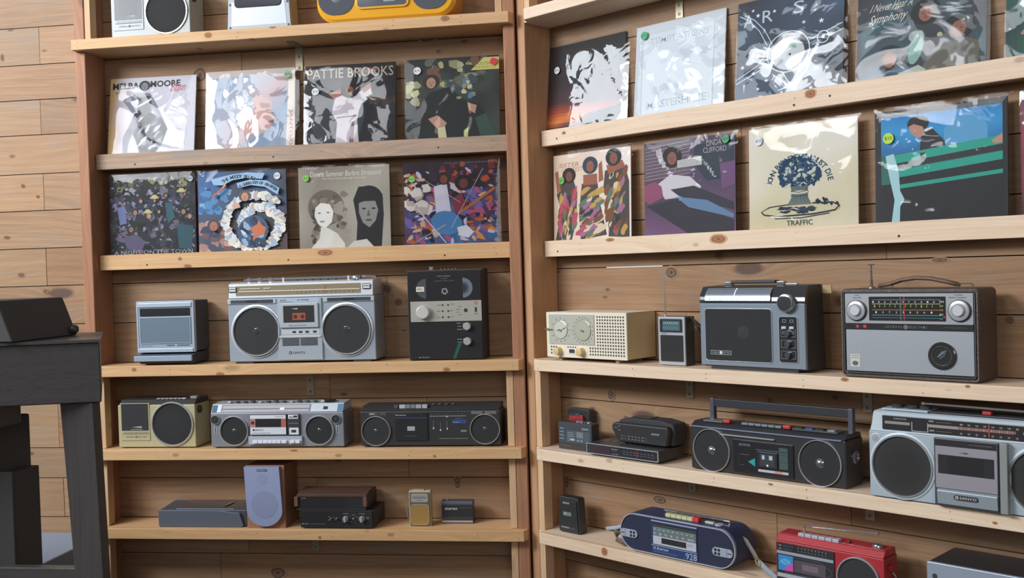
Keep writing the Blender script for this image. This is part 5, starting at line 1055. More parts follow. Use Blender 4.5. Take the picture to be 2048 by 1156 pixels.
def film(t, seed, amp=.0022, wide=(0, 0), top=.006, soft=False, mid=False, bright=False, tx=0.0, tz=0.0):
    """loose clear sleeve: a wrinkled sheet round the cover, gathered along its edges"""
    n = 44; V = []; F = []; x0, x1 = -.003-wide[0], S_+.004+wide[1]; z0_, z1_ = -.001, S_+top
    for i in range(n+1):
        for j in range(n+1):
            u, v = i/n, j/n; x, z = x0+(x1-x0)*u, z0_+(z1_-z0_)*v
            q = noise.noise(Vector((x*9+seed, z*7, seed*.7)))+.5*noise.noise(Vector((x*22, z*19+seed, seed)))
            fw = 1-abs(noise.noise(Vector((x*7+z*5+seed*3, z*6-x*4, 2.0+seed)))); cr_ = max(0, fw-.86)*7
            e = min(u, 1-u, v, 1-v)*8; e = min(e, 1)
            q += tx*math.sin(math.pi*u)+tz*math.sin(math.pi*v)
            y = -.0030-amp*(q+.3)*(.25+.75*e)-.0016*cr_*e
            if e < 1: y += .0022*(1-e)**2; z += .0016*noise.noise(Vector((x*60, z*60, seed)))*(1-e); x += .0012*noise.noise(Vector((z*60, x*60, seed+5)))*(1-e)
            V.append((x, min(y, -.0012 if 0 < x < S_ and 0 < z < S_ else .001), z))
    for i in range(n):
        for j in range(n): F.append((i*(n+1)+j, (i+1)*(n+1)+j, (i+1)*(n+1)+j+1, i*(n+1)+j+1))
    b = MB(); b.add(V, F, 'ffffff', 'film_bright' if bright else 'film_soft' if soft else 'film_mid' if mid else 'film'); return b.obj('plastic_sleeve', t, smooth=True)
def price(t, u, v, col, txt='$10', r=.0125, rot=0, tc='26262a'):
    b = MB(); x, z = u*S_, (1-v*VS)*S_; Y = FY.get(t.name, -.005)
    b.flat(circ(x, z, r, n=24), Y, col); b.text(txt, x-r*.68, z-r*.36, x+r*.68, z+r*.36, Y-.0002, tc, shear=rot)
    b.obj('price_sticker', t)
def record(unit, s, row, art, label, seed, lean=None, dd=0.0, dz=0.0, sleeve=True, roll=0.0, **fk):
    d = (.070 if unit == 'L' else .090)+.0255
    zb = {('L', 1): .387, ('L', 2): .044, ('R', 1): .3942, ('R', 2): .0422}[(unit, row)]+.0012
    t = thing('vinyl_record', label, 'record', unit, s, d+dd, zb+dz, group='records in clear sleeves on the ledges')
    if lean is None: lean = .105 if row == 1 else .032
    t.rotation_euler = (-lean, roll, ALPHA if unit == 'R' else 0)
    art.obj('cover', t)
    FY[t.name] = -.0036-fk.get('amp', .002)*1.15
    if sleeve: film(t, seed, **fk)
    return t
# --- left unit, upper row
a = Art('cfc9d4').grad(lambda u, v: ramp([(0, 'd8b070'), (.06, 'cfae84'), (.13, 'b9adb2'), (.3, 'c3c0ca'), (1, 'c6c5d0')], u+.04*nz(u, v)))
a.t('MELBA', .03, .06, .34, .145, '15161a', bold=.035); a.t('MOORE', .47, .05, .82, .135, '15161a', bold=.035)
a.p([(.20, .25), (.34, .19), (.47, .21), (.52, .30), (.50, .45), (.33, .47), (.33, .36), (.35, .28), (.24, .31)], '6f7480'); a.p([(.34, .26), (.47, .24), (.49, .33), (.48, .45), (.34, .46)], '2a2b30'); a.p([(.34, .36), (.49, .27), (.49, .30), (.34, .39)], 'c9cbd2')
a.p([(.17, .26), (.22, .26), (.31, .44), (.27, .46), (.16, .30)], '767b88'); a.p([(.49, .27), (.54, .33), (.62, .52), (.66, .60), (.62, .62), (.52, .45)], '7a808c')
a.p([(.30, .46), (.49, .46), (.62, .55), (.69, .68), (.63, .86), (.56, .98), (.38, 1), (.30, .76), (.24, .62)], '23262b'); a.p([(.30, .50), (.24, .62), (.17, .76), (.17, 1), (.22, 1), (.25, .80), (.34, .62)], '6b707c'); a.blobs(26, (.36, .52, .62, .92), ['8c929c', '4a4f58', 'b9bdc6'], .022, 3, 2.2, 130)
head(a, .405, .12, .055, '767b86', '1d1e22', 1.2, '33353c'); a.t('$10', .07, .17, .13, .205, '2a2a2a', shear=-.2); a.t('Burn', .70, .09, .86, .20, 'c9586e', shear=.5); a.l([(.78, .21), (.86, .15)], .006, 'c9586e')
record('L', -1.446, 1, a, 'record with a white cover, bold black lettering and a grey posing woman', 1.3, amp=.0009, soft=True, lean=.145, roll=.004, top=.012)
a = Art('e3dce0').grad(lambda u, v: ramp([(0, 'e6dede'), (.08, '8aa4c0'), (.35, 'bcc6d4'), (.55, 'c9aeb2'), (.75, '8aa2bc'), (1, 'b0bfd2')], (u*.8+v*.5)*.8+.12*nz(u, v, 2, 3)))
a.p([(.45, .40), (.62, .33), (.74, .42), (.73, .55), (.78, .62), (.72, .74), (.60, .83), (.42, .80), (.36, .66)], 'd8b3ac'); a.p([(.60, .42), (.72, .44), (.72, .50), (.62, .49)], 'a98a88'); a.p([(.70, .66), (.77, .64), (.75, .70)], 'b06a66'); a.e(.40, .50, .13, .20, 'cdd3e0', 20); a.p([(0, 0), (1, 0), (1, .06), (0, .09)], 'cfc6c2')
a.p([(.93, .05), (1, .05), (1, 1), (.90, 1)], 'e9dfd6'); a.t('SANTO G', .94, .53, .975, .97, 'c9525a', rot=-90); a.t('FRAGILE', .025, .07, .05, .22, 'a77', rot=-90)
t = record('L', -1.088, 1, a, 'record with a pale blue and pink cover and red sideways lettering at its right edge', 2.7, lean=.11, amp=.0030, wide=(0, .012)); price(t, .925, .09, '7fb07c')
a = Art('1c1c20'); a.t('PATTIE BROOKS', .03, .045, .975, .165, 'cfc6b4')
a.e(.36, .62, .30, .42, '3a3f46'); a.p([(.42, .30), (.56, .30), (.66, .43), (.60, .58), (.58, .70), (.60, 1), (.34, 1), (.36, .72), (.30, .60), (.33, .44)], 'd9d0d6'); a.p([(.52, .40), (.72, .28), (.75, .40), (.64, .50), (.56, .48)], 'ddd8dc'); a.p([(.26, .36), (.40, .30), (.44, .38), (.32, .42)], 'c08a80'); a.p([(.62, .32), (.72, .25), (.74, .30), (.66, .37)], 'b0796a'); a.p([(.52, .72), (.55, .72), (.54, 1), (.49, 1)], '8c6f78')
head(a, .50, .33, .055, '9a5f4c', '131214', 1.9); a.p([(.36, .655), (.57, .64), (.57, .655), (.36, .67)], '7d7378'); a.t('Love Shook', .60, .05, .80, .10, 'c0503a', shear=.4); a.blobs(14, (.75, .25, .98, .95), ['2c2a30', '4a3a34', '241f28'], .06, 5, 1.5)
t = record('L', -.742, 1, a, 'record with a dark cover, pale lettering and a dancing woman in a white dress', 4.1, lean=.118, amp=.0036, roll=.002, top=.012); price(t, .125, .33, 'd9dbe0')
a = Art('1f2422').grad(lambda u, v: ramp([(0, '15181a'), (.45, '23292a'), (.7, '3b4238'), (1, '1f2624')], .5+.5*nz(u, v, 4, 8)))
a.blobs(40, (.25, .03, .85, .35), ['8f9068', '5a6258', '2c3330', 'b3a66c', '70503c', '3c4a54'], .045, 8, 1.6); a.blobs(10, (.02, .28, .16, .55), ['c9c79c', 'a5a07c'], .05, 4); a.p([(.84, .02), (1, .02), (1, .17), (.70, .17)], 'd0c973'); a.t('ROD STEWART', .77, .075, .97, .11, '6b6232'); a.t('THE FACES LIVE', .74, .125, .97, .15, '6b6232')
a.p([(.16, .55), (.26, .42), (.46, .36), (.62, .52), (.80, .60), (.96, 1), (.10, 1)], '15181a'); a.p([(.74, .75), (.86, .70), (.97, 1), (.80, 1)], '2f4a40'); a.p([(.24, .74), (.34, .70), (.44, .80), (.38, .90), (.30, .82)], 'b98c74'); a.p([(.66, .56), (.76, .60), (.74, .70), (.68, .66)], 'b58a72'); a.p([(.34, .86), (.42, .84), (.44, 1), (.35, 1)], 'c9c39a'); a.p([(.62, .90), (.67, .86), (.66, 1), (.62, 1)], 'bdc07a'); head(a, .275, .30, .07, 'b08a74', '2e241f', 1.3)
a.blobs(12, (.52, .28, .74, .5), ['c3c0a0', '8e8f70', '2a2f2c', '5a7c8c'], .03, 12)
t = record('L', -.394, 1, a, 'record with a dark green cover, a seated long-haired man and a yellow corner flash', 5.9, amp=.0012, soft=True); price(t, .13, .145, 'dcdcdc'); b = MB(); b.flat(circ(.945*S_, .93*S_, .0115, n=24), -.0056, 'c8323c'); b.obj('red_sticker', t)
# --- left unit, lower row
a = Art('17181c').grad(lambda u, v: ramp([(0, '15161c'), (.5, '23252c'), (.75, '3a3c4a'), (1, '4c4a3c')], .45+.6*nz(u, v, 6, 2)))
a.blobs(50, (.02, .06, .98, .24), ['5f6240', '8b8a5c', '33382c', '9a96a4', '23271f'], .035, 21); a.blobs(90, (.02, .22, .98, .55), ['2a2c3c', '4b4862', '131418', '6d6684', '24344a', '8a7f9c'], .035, 22, 1.4, 80)
a.blobs(80, (.02, .45, .98, .96), ['15161a', '24262c', '3b3c48', '1d2a2e', '6a6076', '101114'], .05, 23, 1.5); a.blobs(260, (.02, .08, .98, .98), ['15161a', '2b2d38', '7b7490', '1d2a2e', '8d8aa0', '101114', '4a4a3a'], .014, 24, 1.8); a.p([(.15, .78), (.30, .74), (.42, .84), (.36, .96), (.20, .92)], '5b5470'); a.p([(.65, .36), (.73, .36), (.76, .55), (.68, .62)], '2e5a66'); a.p([(.78, .62), (.97, .66), (.95, .95), (.80, .93)], '2c5560'); a.p([(.09, .40), (.18, .38), (.20, .60), (.12, .62)], '6d78a8')
for i, (x, y, r) in enumerate(((.30, .47, .034), (.46, .52, .034), (.25, .68, .036), (.86, .48, .032), (.93, .54, .03), (.66, .27, .026), (.53, .33, .02), (.58, .47, .02), (.88, .26, .022), (.18, .35, .02), (.37, .33, .024))): head(a, x, y, r, ('a8826e', 'b99480', '94705c')[i % 3], ('2a2220', '4a3a2c', '1d1a1a')[i % 3], 1.25)
for x, y in ((.84, .22), (.53, .29), (.45, .47)): a.e(x, y, .055, .018, 'b5ad7a'); a.e(x, y-.015, .032, .022, 'c2ba8a')
for i, ch in enumerate('RODSTEWART'): x = .06+i*.088+(.03 if i > 2 else 0); a.t(ch, x, .035, x+.05, .085, 'b9b3a4')
a.t('A NIGHT ON THE TOWN', .05, .945, .96, .995, 'a8a8b0')
t = record('L', -1.446, 2, a, 'record with a crowded dark painted street party and straw hats on its cover', 7.7, amp=.0007, soft=True, dz=.0); price(t, .95, .07, 'a9adb4', r=.010)
a = Art('3a3d46').grad(lambda u, v: ramp([(0, '2f4f86'), (.25, '4a6ea0'), (.5, '50607a'), (.8, '4a4a52'), (1, '6a5450')], .25+u*.35+v*.35+.35*nz(u, v, 3, 4)))
a.blobs(30, (.0, .62, .35, 1), ['b08a80', '7c5a58', '50586c', 'c9a39a', '3a4a66'], .06, 31); a.blobs(34, (.02, .2, .35, .5), ['3f77b4', '5d93c0', '2e4c80', '8fb6cc'], .04, 32)
for i in range(330):
    th = i*.034+.002*(i%7); r_ = .075+.032*th+.030*math.sin(i*2.4); r_ = min(r_, .36); x, y = .67+r_*math.cos(th*1.0+.6)*1.0, .66+r_*math.sin(th+.6)*.95
    if 0 < x < .98 and .12 < y < .98: a.blobs(1, (x, y, x, y), [('cfd6dc', 'e3e0d8', '9fb3c4', 'b9a6a0', 'd8d6c4')[i % 5]], .030+.008*(i % 3), 100+i)
a.e(.63, .76, .17, .20, '3c5478', 20); a.blobs(26, (.52, .62, .76, .92), ['8fa9c4', '2b3c5c', 'c9d3dc', '1f2a40'], .03, 35, 2.0, 50); a.p([(.60, .72), (.68, .68), (.70, .62), (.73, .68), (.78, .72), (.76, .80), (.68, .83), (.63, .88), (.64, .80)], 'c4704a')
head(a, .55, .33, .055, 'c08c74', '5d5048', 1.25); a.p([(.40, .42), (.48, .40), (.50, .46), (.42, .48)], 'cfa08c'); head(a, .19, .68, .06, 'a86c5c', '4a4048', 1.2)
a.l([(.18, .32), (.34, .18)], .022, 'c05a3a'); a.l([(.30, .21), (.35, .14)], .012, 'd8b04a'); a.p([(.17, .10), (.40, .05), (.58, .03), (.78, .05), (.75, .12), (.56, .10), (.42, .12), (.30, .18), (.20, .17)], '93b4d2'); a.p([(.46, .16), (.62, .12), (.80, .14), (.94, .24), (.92, .32), (.78, .22), (.62, .19), (.48, .22)], '93b4d2')
a.arc('THE MOODY BLUES', .50, .42, .345, -35, 30, .042, '2a3038'); a.arc('A Question of Balance', .66, .52, .36, -28, 44, .036, '2a3038')
t = record('L', -1.124, 2, a, 'record with a swirling cloud spiral around an orange hand on its cover', 8.4, amp=.0008, soft=True, wide=(0, .001)); price(t, .905, .085, 'd9d9d9', r=.0115)
a = Art('9a9284').grad(lambda u, v: ramp([(0, '6a6258'), (.4, '9a9284'), (1, 'b9b2a4')], .6+.5*nz(u, v, 2, 9)))
a.t('Donna Summer Barbra Streisand', .13, .055, .90, .12, 'ddd6c8', shear=.1); a.t('No More Tears (Enough Is Enough)', .27, .135, .75, .165, 'ddd6c8')
a.p([(.66, .26), (.80, .26), (.92, .36), (.93, .6), (.90, 1), (.62, 1), (.64, .7), (.60, .42)], '17171a'); a.e(.77, .42, .155, .17, '141416'); a.p([(.66, .46), (.72, .44), (.84, .44), (.87, .55), (.84, .68), (.77, .76), (.70, .70), (.66, .58)], '8f8d88'); a.e(.715, .53, .022, .011, '1c1c1e'); a.e(.82, .53, .022, .011, '1c1c1e'); a.p([(.765, .54), (.785, .62), (.745, .62)], '5a5856'); a.e(.765, .67, .035, .013, '4a4644')
a.e(.30, .50, .20, .22, '6d6356'); a.blobs(60, (.14, .34, .52, .95), ['84786a', '5d5448', 'a0968a', '494038'], .035, 41); a.p([(.18, .50), (.24, .44), (.34, .46), (.38, .55), (.36, .68), (.28, .76), (.21, .70), (.17, .60)], 'e6e3dc'); a.p([(.24, .74), (.30, .74), (.42, .82), (.50, .95), (.50, 1), (.12, 1), (.22, .88)], 'dcd8d0'); a.p([(.52, 1), (.60, .92), (.74, .90), (.82, 1)], 'd3cfc6')
a.e(.225, .565, .018, .008, '6d675e'); a.e(.32, .56, .018, .008, '6d675e'); a.e(.255, .67, .03, .01, '8e867c')
t = record('L', -.768, 2, a, 'record with a sepia cover of two women side by side', 9.9, amp=.0030, soft=True); price(t, .09, .135, '7cc04a', r=.0105, tc='2f5a20')
a = Art('241c26').grad(lambda u, v: ramp([(0, '1b1620'), (.35, '3a2438'), (.6, '5a4a80'), (1, '4a86b4')], .2+.8*v*abs(1-abs(u-.5))+.35*nz(u, v, 4, 6)))
a.blobs(60, (.02, .15, .98, .95), ['c8642a', 'e09a4c', '2a2030', '7a6ab0', 'd9d0d8', '8c3a4c', '3a70a8', '1c1620', 'b95a8c'], .05, 51, 1.8, 40); a.blobs(160, (.02, .12, .98, .97), ['c8642a', 'e0b890', '1a1420', '6a5aa0', 'd9d0e8', '5c2438', '2a5a98'], .018, 57, 2.4); a.blobs(20, (.02, .3, .25, .6), ['e6dfd8', 'c9b9b0'], .05, 52); a.blobs(26, (.4, .02, .98, .25), ['7a2830', 'c05228', '1a141c', '3a1c28'], .04, 53)
a.p([(.32, .30), (.46, .26), (.50, .60), (.44, .78), (.34, .62)], 'dcd8e6'); head(a, .43, .215, .052, '8c4a34', '3a1a14', 1.5); head(a, .64, .275, .062, '7a4030', '1d1014', 1.55); a.p([(.52, .45), (.62, .38), (.66, .56), (.54, .64)], '8c3440'); a.e(.45, .74, .17, .14, '4f8cc0', 20); a.l([(.60, .62), (.97, .34)], .03, 'c07038'); a.l([(.14, .56), (.44, .98)], .012, 'e0dce8'); a.l([(.44, .76), (.12, .96)], .010, 'd8b49c'); a.l([(.2, .2), (.6, .5)], .004, 'e9e4ec'); a.l([(.85, .1), (.5, .8)], .004, 'e9e4ec'); a.p([(.56, .80), (.66, .77), (.74, .86), (.68, .93), (.58, .90)], 'e3e6f0')
a.t('THE BROTHERS JOHNSON', .44, .015, .97, .04, '8c8a94')
t = record('L', -.407, 2, a, 'record with an explosion of orange, blue and purple on its cover', 11.2, amp=.0018, wide=(0, .004), top=.012); price(t, .09, .20, '7cb85a', r=.011, tc='2f5a20')
# --- right unit, upper row
a = Art('1d1a20').grad(lambda u, v: ramp([(0, '18171b'), (.45, '231d22'), (.68, '4a2a30'), (.80, 'a8482c'), (.90, 'e08a3c'), (.96, '7a3a3c'), (1, '1c1a22')], v+.05*nz(u*.5, v, 5, 2)-.12*max(0, u-.45)))
a.p([(.55, .88), (.62, .82), (.72, .84), (1, .80), (1, 1), (.40, 1)], '26303c'); a.blobs(20, (.48, .82, .66, .92), ['26303c', '2c2730', 'b05a34'], .02, 61)
t = record('R', -.001, 1, a, 'record with an orange sunset low on a near-black cover', 13.1, amp=.0022, tx=1.2, bright=True, wide=(-.002, .014)); price(t, .13, .29, 'dcdcdc', r=.0115)
a = Art('c6ccd2'); a.p([(.08, .10), (.88, .10), (.88, .98), (.08, .98)], 'cdd5dc'); a.l([(.08, .10), (.08, .98)], .008, '9fb4c4'); a.l([(.88, .10), (.88, .98)], .008, '9fb4c4'); a.l([(.08, .10), (.88, .10)], .006, 'b5c3ce')
a.t('TEMPTATIONS', .17, .15, .83, .22, '8e9ba8', bold=.01); a.t('TEMPTATIONS', .174, .146, .834, .215, 'd3dbe2'); a.t('MASTERPIECE', .15, .84, .82, .92, '8593a1', bold=.01); a.t('MASTERPIECE', .155, .835, .825, .913, 'd3dbe2')
a.blobs(26, (.18, .35, .78, .58), ['ccd6de', 'e3e9ee', 'c0ccd6'], .05, 71, 1.6, 0); a.blobs(16, (.2, .64, .8, .8), ['c3ced8', 'e6ecf0', 'b3c1cc'], .03, 72, 2.4, 60)
t = record('R', .354, 1, a, 'record with an all-white embossed cover', 14.3, amp=.0030, soft=True, top=.014); price(t, .105, .11, '4fa878', r=.0125, tc='2a6a4c')
a = Art('1d2430').grad(lambda u, v: ramp([(0, '1a1e28'), (.5, '2c3a4c'), (1, '3f5870')], .5+.6*nz(u, v, 3, 5)))
for ch, x, y in (('S', .0, .02), ('T', .17, .02), ('A', .06, .135), ('R', .245, .125), ('S', .54, .10), ): 
    if ch in 'AR' or x > .5: a.t(ch, x, y, x+.10, y+.12, 'b9c4d4')
def star(x, y, r, c='dfe6f0'): a.p([(x+(r if i % 2 == 0 else r*.42)*math.sin(i*math.pi/5), y-(r if i % 2 == 0 else r*.42)*math.cos(i*math.pi/5)) for i in range(10)], c)
for x, y, r in ((.15, .10, .018), (.20, .16, .024), (.16, .26, .022), (.36, .15, .02), (.06, .66, .022), (.17, .74, .024), (.30, .83, .02), (.62, .18, .022), (.64, .32, .02), (.80, .34, .028), (.86, .80, .026), (.77, .79, .022), (.63, .87, .022), (.72, .97, .022), (.22, .90, .018), (.45, .97, .016), (.90, .14, .018)): star(x, y, r)
a.e(.50, .58, .205, .205, 'c9d6e6'); a.e(.50, .58, .195, .195, '27303e'); a.e(.50, .60, .155, .155, 'c3c8cc'); a.p([(.48, .50), (.56, .44), (.58, .56), (.50, .54)], '8fa89c'); a.e(.52, .61, .011, .011, '2a3038')
for k in range(6): a.t('side one stereo', .42, .64+k*.016, .60, .648+k*.016, '8a9298')
for x0_, y0_, x1_, y1_ in ((.30, .62, -.02, .78), (.28, .70, -.02, .82), (.70, .50, .99, .40), (.72, .56, .99, .46)): a.l([(x0_, y0_), (x1_, y1_)], .008, 'd3deea')
a.e(.215, .57, .062, .066, 'cdd9e8'); a.e(.215, .57, .052, .056, '2a3443'); a.e(.215, .57, .018, .018, 'dfe8f2'); a.e(.82, .50, .056, .062, 'cdd9e8'); a.e(.82, .50, .047, .052, '2a3443'); a.e(.82, .50, .016, .016, 'dfe8f2'); a.l([(.22, .63), (.34, .70), (.36, .62)], .03, 'dce6f0'); a.l([(.78, .55), (.70, .70), (.64, .76)], .03, 'dce6f0'); a.l([(.70, .60), (.66, .76), (.60, .78)], .008, 'dce6f0')
for off in (0, .05): a.l([(.02+off, .13), (.12+off, .20), (.22+off, .32), (.30+off, .48)], .007, 'cfdae8')
for P_ in ([(.44, .76), (.57, .97), (.62, .70), (.60, .78)], [(.36, .78), (.57, .97), (.72, .70)], [(.42, .95), (.72, .84), (.60, .86)], [(.42, .95), (.60, .90)]): a.l(P_, .008, 'd9e3ee')
record('R', .706, 1, a, 'record with a dark blue starry cover and a round record label drawn in its centre', 15.9, amp=.0026, mid=True, wide=(0, .010))
a = Art('24262c').grad(lambda u, v: ramp([(0, '1d1f26'), (.5, '343840'), (.75, '35606a'), (1, '52504a')], .45+.5*nz(u, v, 3, 12)+(.25 if (u-.25)**2+(v-.66)**2 < .05 else 0)))
a.e(.48, .76, .055, .15, '7fa89c', 12); a.e(.47, .66, .05, .05, '93a8a4'); a.p([(.62, .80), (.82, .72), (.96, .80), (.94, 1.05), (.50, 1.05), (.54, .92)], '5d5a50'); a.p([(.06, .92), (.30, .86), (.50, .95), (.46, 1.1), (.04, 1.1)], '2f4f66'); a.p([(.34, .97), (.50, .92), (.56, .97), (.50, 1.04), (.36, 1.04)], 'a8b4a8')
for x, y, r, s_ in ((.27, .83, .075, '9a6652'), (.55, .47, .075, '8c5c48'), (.80, .66, .075, '8a5a46')): head(a, x, y, r, s_, '16151a', 1.55)
a.t('I Never Hear A', .10, .30, .44, .37, 'd3cdbe', shear=.5); a.t('Symphony', .08, .40, .38, .50, 'd9d4c8', shear=.5); a.e(.66, .68, .02, .02, 'b0b080')
record('R', 1.056, 1, a, 'record with a dark teal cover of faces and pale script lettering', 17.2, amp=.0034, soft=True, wide=(0, .006))
a = Art('1f4a40').grad(lambda u, v: ramp([(0, '1c3c38'), (.4, '2c6a58'), (1, '3a3a34')], u+.3*nz(u, v))); head(a, .62, .55, .16, '8a6a58', '1b1a1c'); a.p([(.10, .80), (.20, .66), (.26, .74), (.18, .84)], 'b58a78')
record('R', 1.412, 1, a, 'record with a green cover, cut off at the top right edge of the photo', 18.4, amp=.0030)
# --- right unit, lower row
a = Art('dccabc').grad(lambda u, v: mixc('d9c0a8', 'ece2da', u+.2*nz(u, v)))
a.t('SISTER', .07, .10, .34, .15, 'a8684a', shear=.3); a.t('GREATEST', .10, .16, .38, .21, 'b0765a', shear=.3)
pal = ['3c4a44', 'c0984a', '2a2c30', 'b84a5c', 'd8c6a8', '5c7468', '7a4a30', 'a06a8c']
for (P_, n_, sd, rt, bx) in (([(.08, .32), (.26, .28), (.32, .45), (.30, .80), (.24, 1), (.02, 1), (.10, .66), (.04, .46)], 52, 81, 100, (.08, .44, .29, .96)), ([(.38, .36), (.58, .34), (.62, .62), (.70, .96), (.36, 1), (.34, .70)], 60, 82, 150, (.38, .44, .63, .95)), ([(.68, .24), (.92, .18), (.98, .38), (.98, 1), (.72, .98), (.74, .60), (.66, .42)], 56, 83, 110, (.70, .26, .94, .95))):
    a.p(P_, '4a3f38'); a.blobs(n_, bx, pal, .030, sd, 2.6, rt)
a.p([(.02, .20), (.06, .18), (.10, .42), (.05, .46)], 'a06448'); a.p([(.60, .16), (.64, .12), (.66, .34), (.60, .36)], '9a5c44'); a.p([(.40, .26), (.58, .26), (.58, .38), (.40, .38)], '9a5c44'); a.p([(.70, .18), (.90, .14), (.93, .22), (.72, .28)], '9a5c44')
head(a, .21, .26, .060, '7a4634', '241816', 1.5); head(a, .49, .17, .066, '965c48', '2f3a4c', 1.5); head(a, .79, .11, .066, '8c5440', '1d2a2c', 1.5)
t = record('R', .022, 2, a, 'record with three dancing women in multicoloured patterned dresses on its cover', 21.3, amp=.0007, soft=True, wide=(0, .004), top=.010); price(t, .12, .30, '6cb04c', r=.0118, tc='2f5a20')
a = Art('3a2c40').grad(lambda u, v: ramp([(0, '2b2a3a'), (.5, '4c3c58'), (.8, '6f4a6c'), (1, '5b5f8a')], .35+.35*v+.4*nz(u, v, 2.4, 7)))
for i in range(20): a.l([(.01, .04+i*.019), (.52, .0+i*.019)], .006, 'b5a49c' if i % 2 else '7d6f6c')
a.p([(.14, .46), (.30, .36), (.52, .40), (.64, .52), (.60, .60), (.24, .62)], 'c9c3c8'); a.p([(.30, .52), (.56, .50), (.98, .70), (.98, .78), (.40, .60)], '2a2a38'); a.p([(.0, .46), (.12, .42), (.20, .48), (.22, .60), (.06, .66), (0, .62)], '8c4664'); a.p([(.02, .68), (.40, .62), (.98, .88), (.98, 1), (.5, 1)], '2b2733'); a.p([(.36, .60), (.70, .66), (.98, .82), (.98, .86), (.5, .72)], '5f7fa0'); a.p([(.56, .08), (.98, .05), (.98, .45), (.70, .46), (.58, .30)], '24303f'); a.p([(.84, .30), (1, .28), (1, .52), (.86, .56)], '6a4570')
head(a, .32, .19, .072, '8a5444', '1b1716', 1.55); a.t('LINDA', .70, .045, .86, .105, 'a8a2a8'); a.t('CLIFFORD', .665, .12, .91, .175, 'a8a2a8'); a.p([(.38, .22), (.65, .20), (.65, .29), (.38, .30)], 'b9b8b4')
for k in range(4): a.t('includes the hit single', .40, .225+k*.015, .62, .234+k*.015, '77767a')
t = record('R', .386, 2, a, 'record with a reclining woman on purple satin under hatched pale lines', 22.6, amp=.0034, soft=True, wide=(0, .006)); price(t, .915, .06, '4f9a64', r=.0115, tc='24482f')
a = Art('d8cfb4', 'canvas').grad(lambda u, v: mixc('cfc49c', 'e2ddd0', .5+.6*nz(u, v, 2.5, 14)+.2*(1-v)))
a.arc('JOHN BARLEYCORN MUST DIE', .48, .60, .285, -84, 84, .052, '3c5468')
a.e(.48, .48, .16, .15, '4a647c'); a.blobs(170, (.34, .34, .62, .60), ['2e4660', 'b9c0b4', '3c5872', '243c54', 'cdcdb8'], .014, 91, 1.8)
for i in range(26): th = math.radians(-215+i*10); a.blobs(1, (.48+.175*math.cos(th), .48+.155*math.sin(th), .48+.175*math.cos(th), .48+.155*math.sin(th)), ['2e4660'], .020, 400+i, 1.6)
a.p([(.40, .60), (.56, .60), (.55, .66), (.56, .72), (.62, .82), (.34, .82), (.40, .72), (.41, .66)], '8c9894'); 
for i in range(14): x = .36+i*.018; a.l([(.41+i*.011, .60), (.42+i*.010, .70), (x, .82)], .005, '26303a')
a.e(.48, .66, .085, .018, 'c3c4b0'); a.l([(.40, .645), (.48, .66), (.56, .645)], .006, '3a4c5c'); a.l([(.40, .685), (.48, .70), (.56, .685)], .006, '3a4c5c')
a.e(.48, .83, .36, .05, 'cfc6a4'); a.l([(.12, .83), (.20, .785), (.38, .77)], .008, '2c3a48'); a.l([(.60, .77), (.78, .775), (.84, .81), (.80, .85), (.60, .875), (.30, .88), (.15, .86), (.12, .83)], .012, '2a3440'); a.l([(.25, .90), (.5, .905), (.75, .875)], .008, '2a3440'); a.blobs(30, (.30, .80, .66, .86), ['2c3844', '3a4a58'], .012, 95, 3, 5); a.blobs(14, (.64, .74, .82, .79), ['2c3844'], .010, 96, 2.2, 60)
a.t('TRAFFIC', .36, .925, .60, .975, '55624f')
t = record('R', .742, 2, a, 'record with a beige woven cover and a blue printed sheaf of grain', 24.0, amp=.0012, soft=True, wide=(0, .006)); price(t, .10, .125, 'd9dde6', r=.0122, rot=.2, tc='2a3c66')
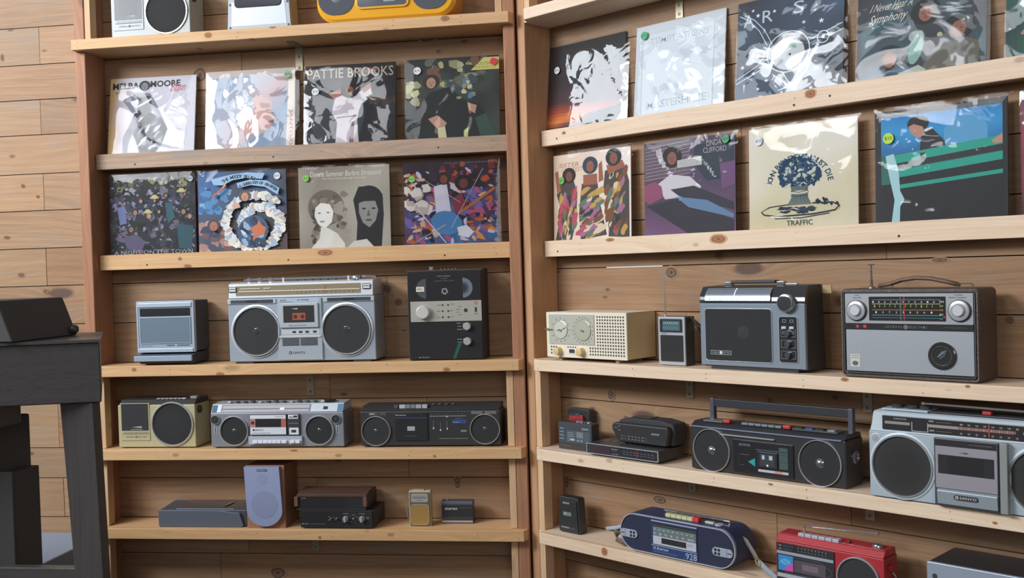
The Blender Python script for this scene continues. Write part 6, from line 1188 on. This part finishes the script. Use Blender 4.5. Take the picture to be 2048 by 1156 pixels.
a = Art('1f2024'); a.grad(lambda u, v: ramp([(0, '1a82c0'), (.35, '2f96cc'), (.62, '1f6fa8'), (1, '2a4a60')], (v-.05)*2.1+.15*nz(u, v, 4, 3)), 26, (.05, .055, .965, .48))
a.e(.70, .25, .16, .15, '5aa0cc'); a.p([(.54, .25), (.86, .25), (.86, .46), (.54, .46)], '5aa0cc'); a.t('BOZ SCAGGS', .045, .015, .24, .04, '8c887e')
a.p([(.37, .22), (.45, .19), (.55, .32), (.56, .62), (.36, .62), (.355, .40)], '22242a'); a.e(.345, .14, .085, .07, '221c1c'); a.p([(.27, .16), (.31, .14), (.38, .17), (.40, .24), (.34, .27), (.29, .22)], 'b98a74'); a.p([(.39, .20), (.45, .18), (.46, .195), (.40, .22)], 'dcdfe4')
a.p([(.05, .62), (.965, .50), (.965, .98), (.05, .98)], '1b1b20'); a.p([(.05, .40), (.965, .34), (.965, .60), (.05, .66)], '2a6a5c')
for y0_, y1_, h_, x0_ in ((.40, .315, .085, .15), (.535, .45, .075, .17), (.665, .60, .035, .20)): a.p([(x0_, y0_), (.965, y1_), (.965, y1_+h_), (x0_, y0_+h_)], '1fa08c')
a.p([(.16, .475), (.965, .39), (.965, .445), (.17, .525)], '2a2a2e'); a.p([(.19, .60), (.965, .52), (.965, .60), (.20, .665)], '1d1d22')
a.p([(.085, .40), (.15, .385), (.19, .55), (.20, .72), (.235, .80), (.20, .86), (.195, 1), (.13, 1), (.155, .80), (.12, .62), (.095, .48)], 'a8cfd4'); a.p([(.89, .355), (.965, .30), (.965, .38), (.90, .38)], 'c08f78'); a.p([(.36, .40), (.40, .40), (.40, .47), (.36, .475)], '22242a')
t = record('R', 1.100, 2, a, 'record with a bright blue cover showing a man on a green park bench', 25.5, amp=.0016, soft=True, wide=(0, .010), top=.010); price(t, .115, .245, 'b4d83c', r=.0135)
a = Art('5a3a50').grad(lambda u, v: ramp([(0, '5a4a64'), (.4, 'b03a54'), (.7, '8c3a50'), (1, '4a2c30')], v+.3*nz(u, v))); a.t('TRAFFIC', .08, .03, .11, .14, 'b9b0b8', rot=-90)
record('R', 1.442, 2, a, 'record with a red and purple cover, cut off by the right edge of the photo', 27.0, amp=.0020)
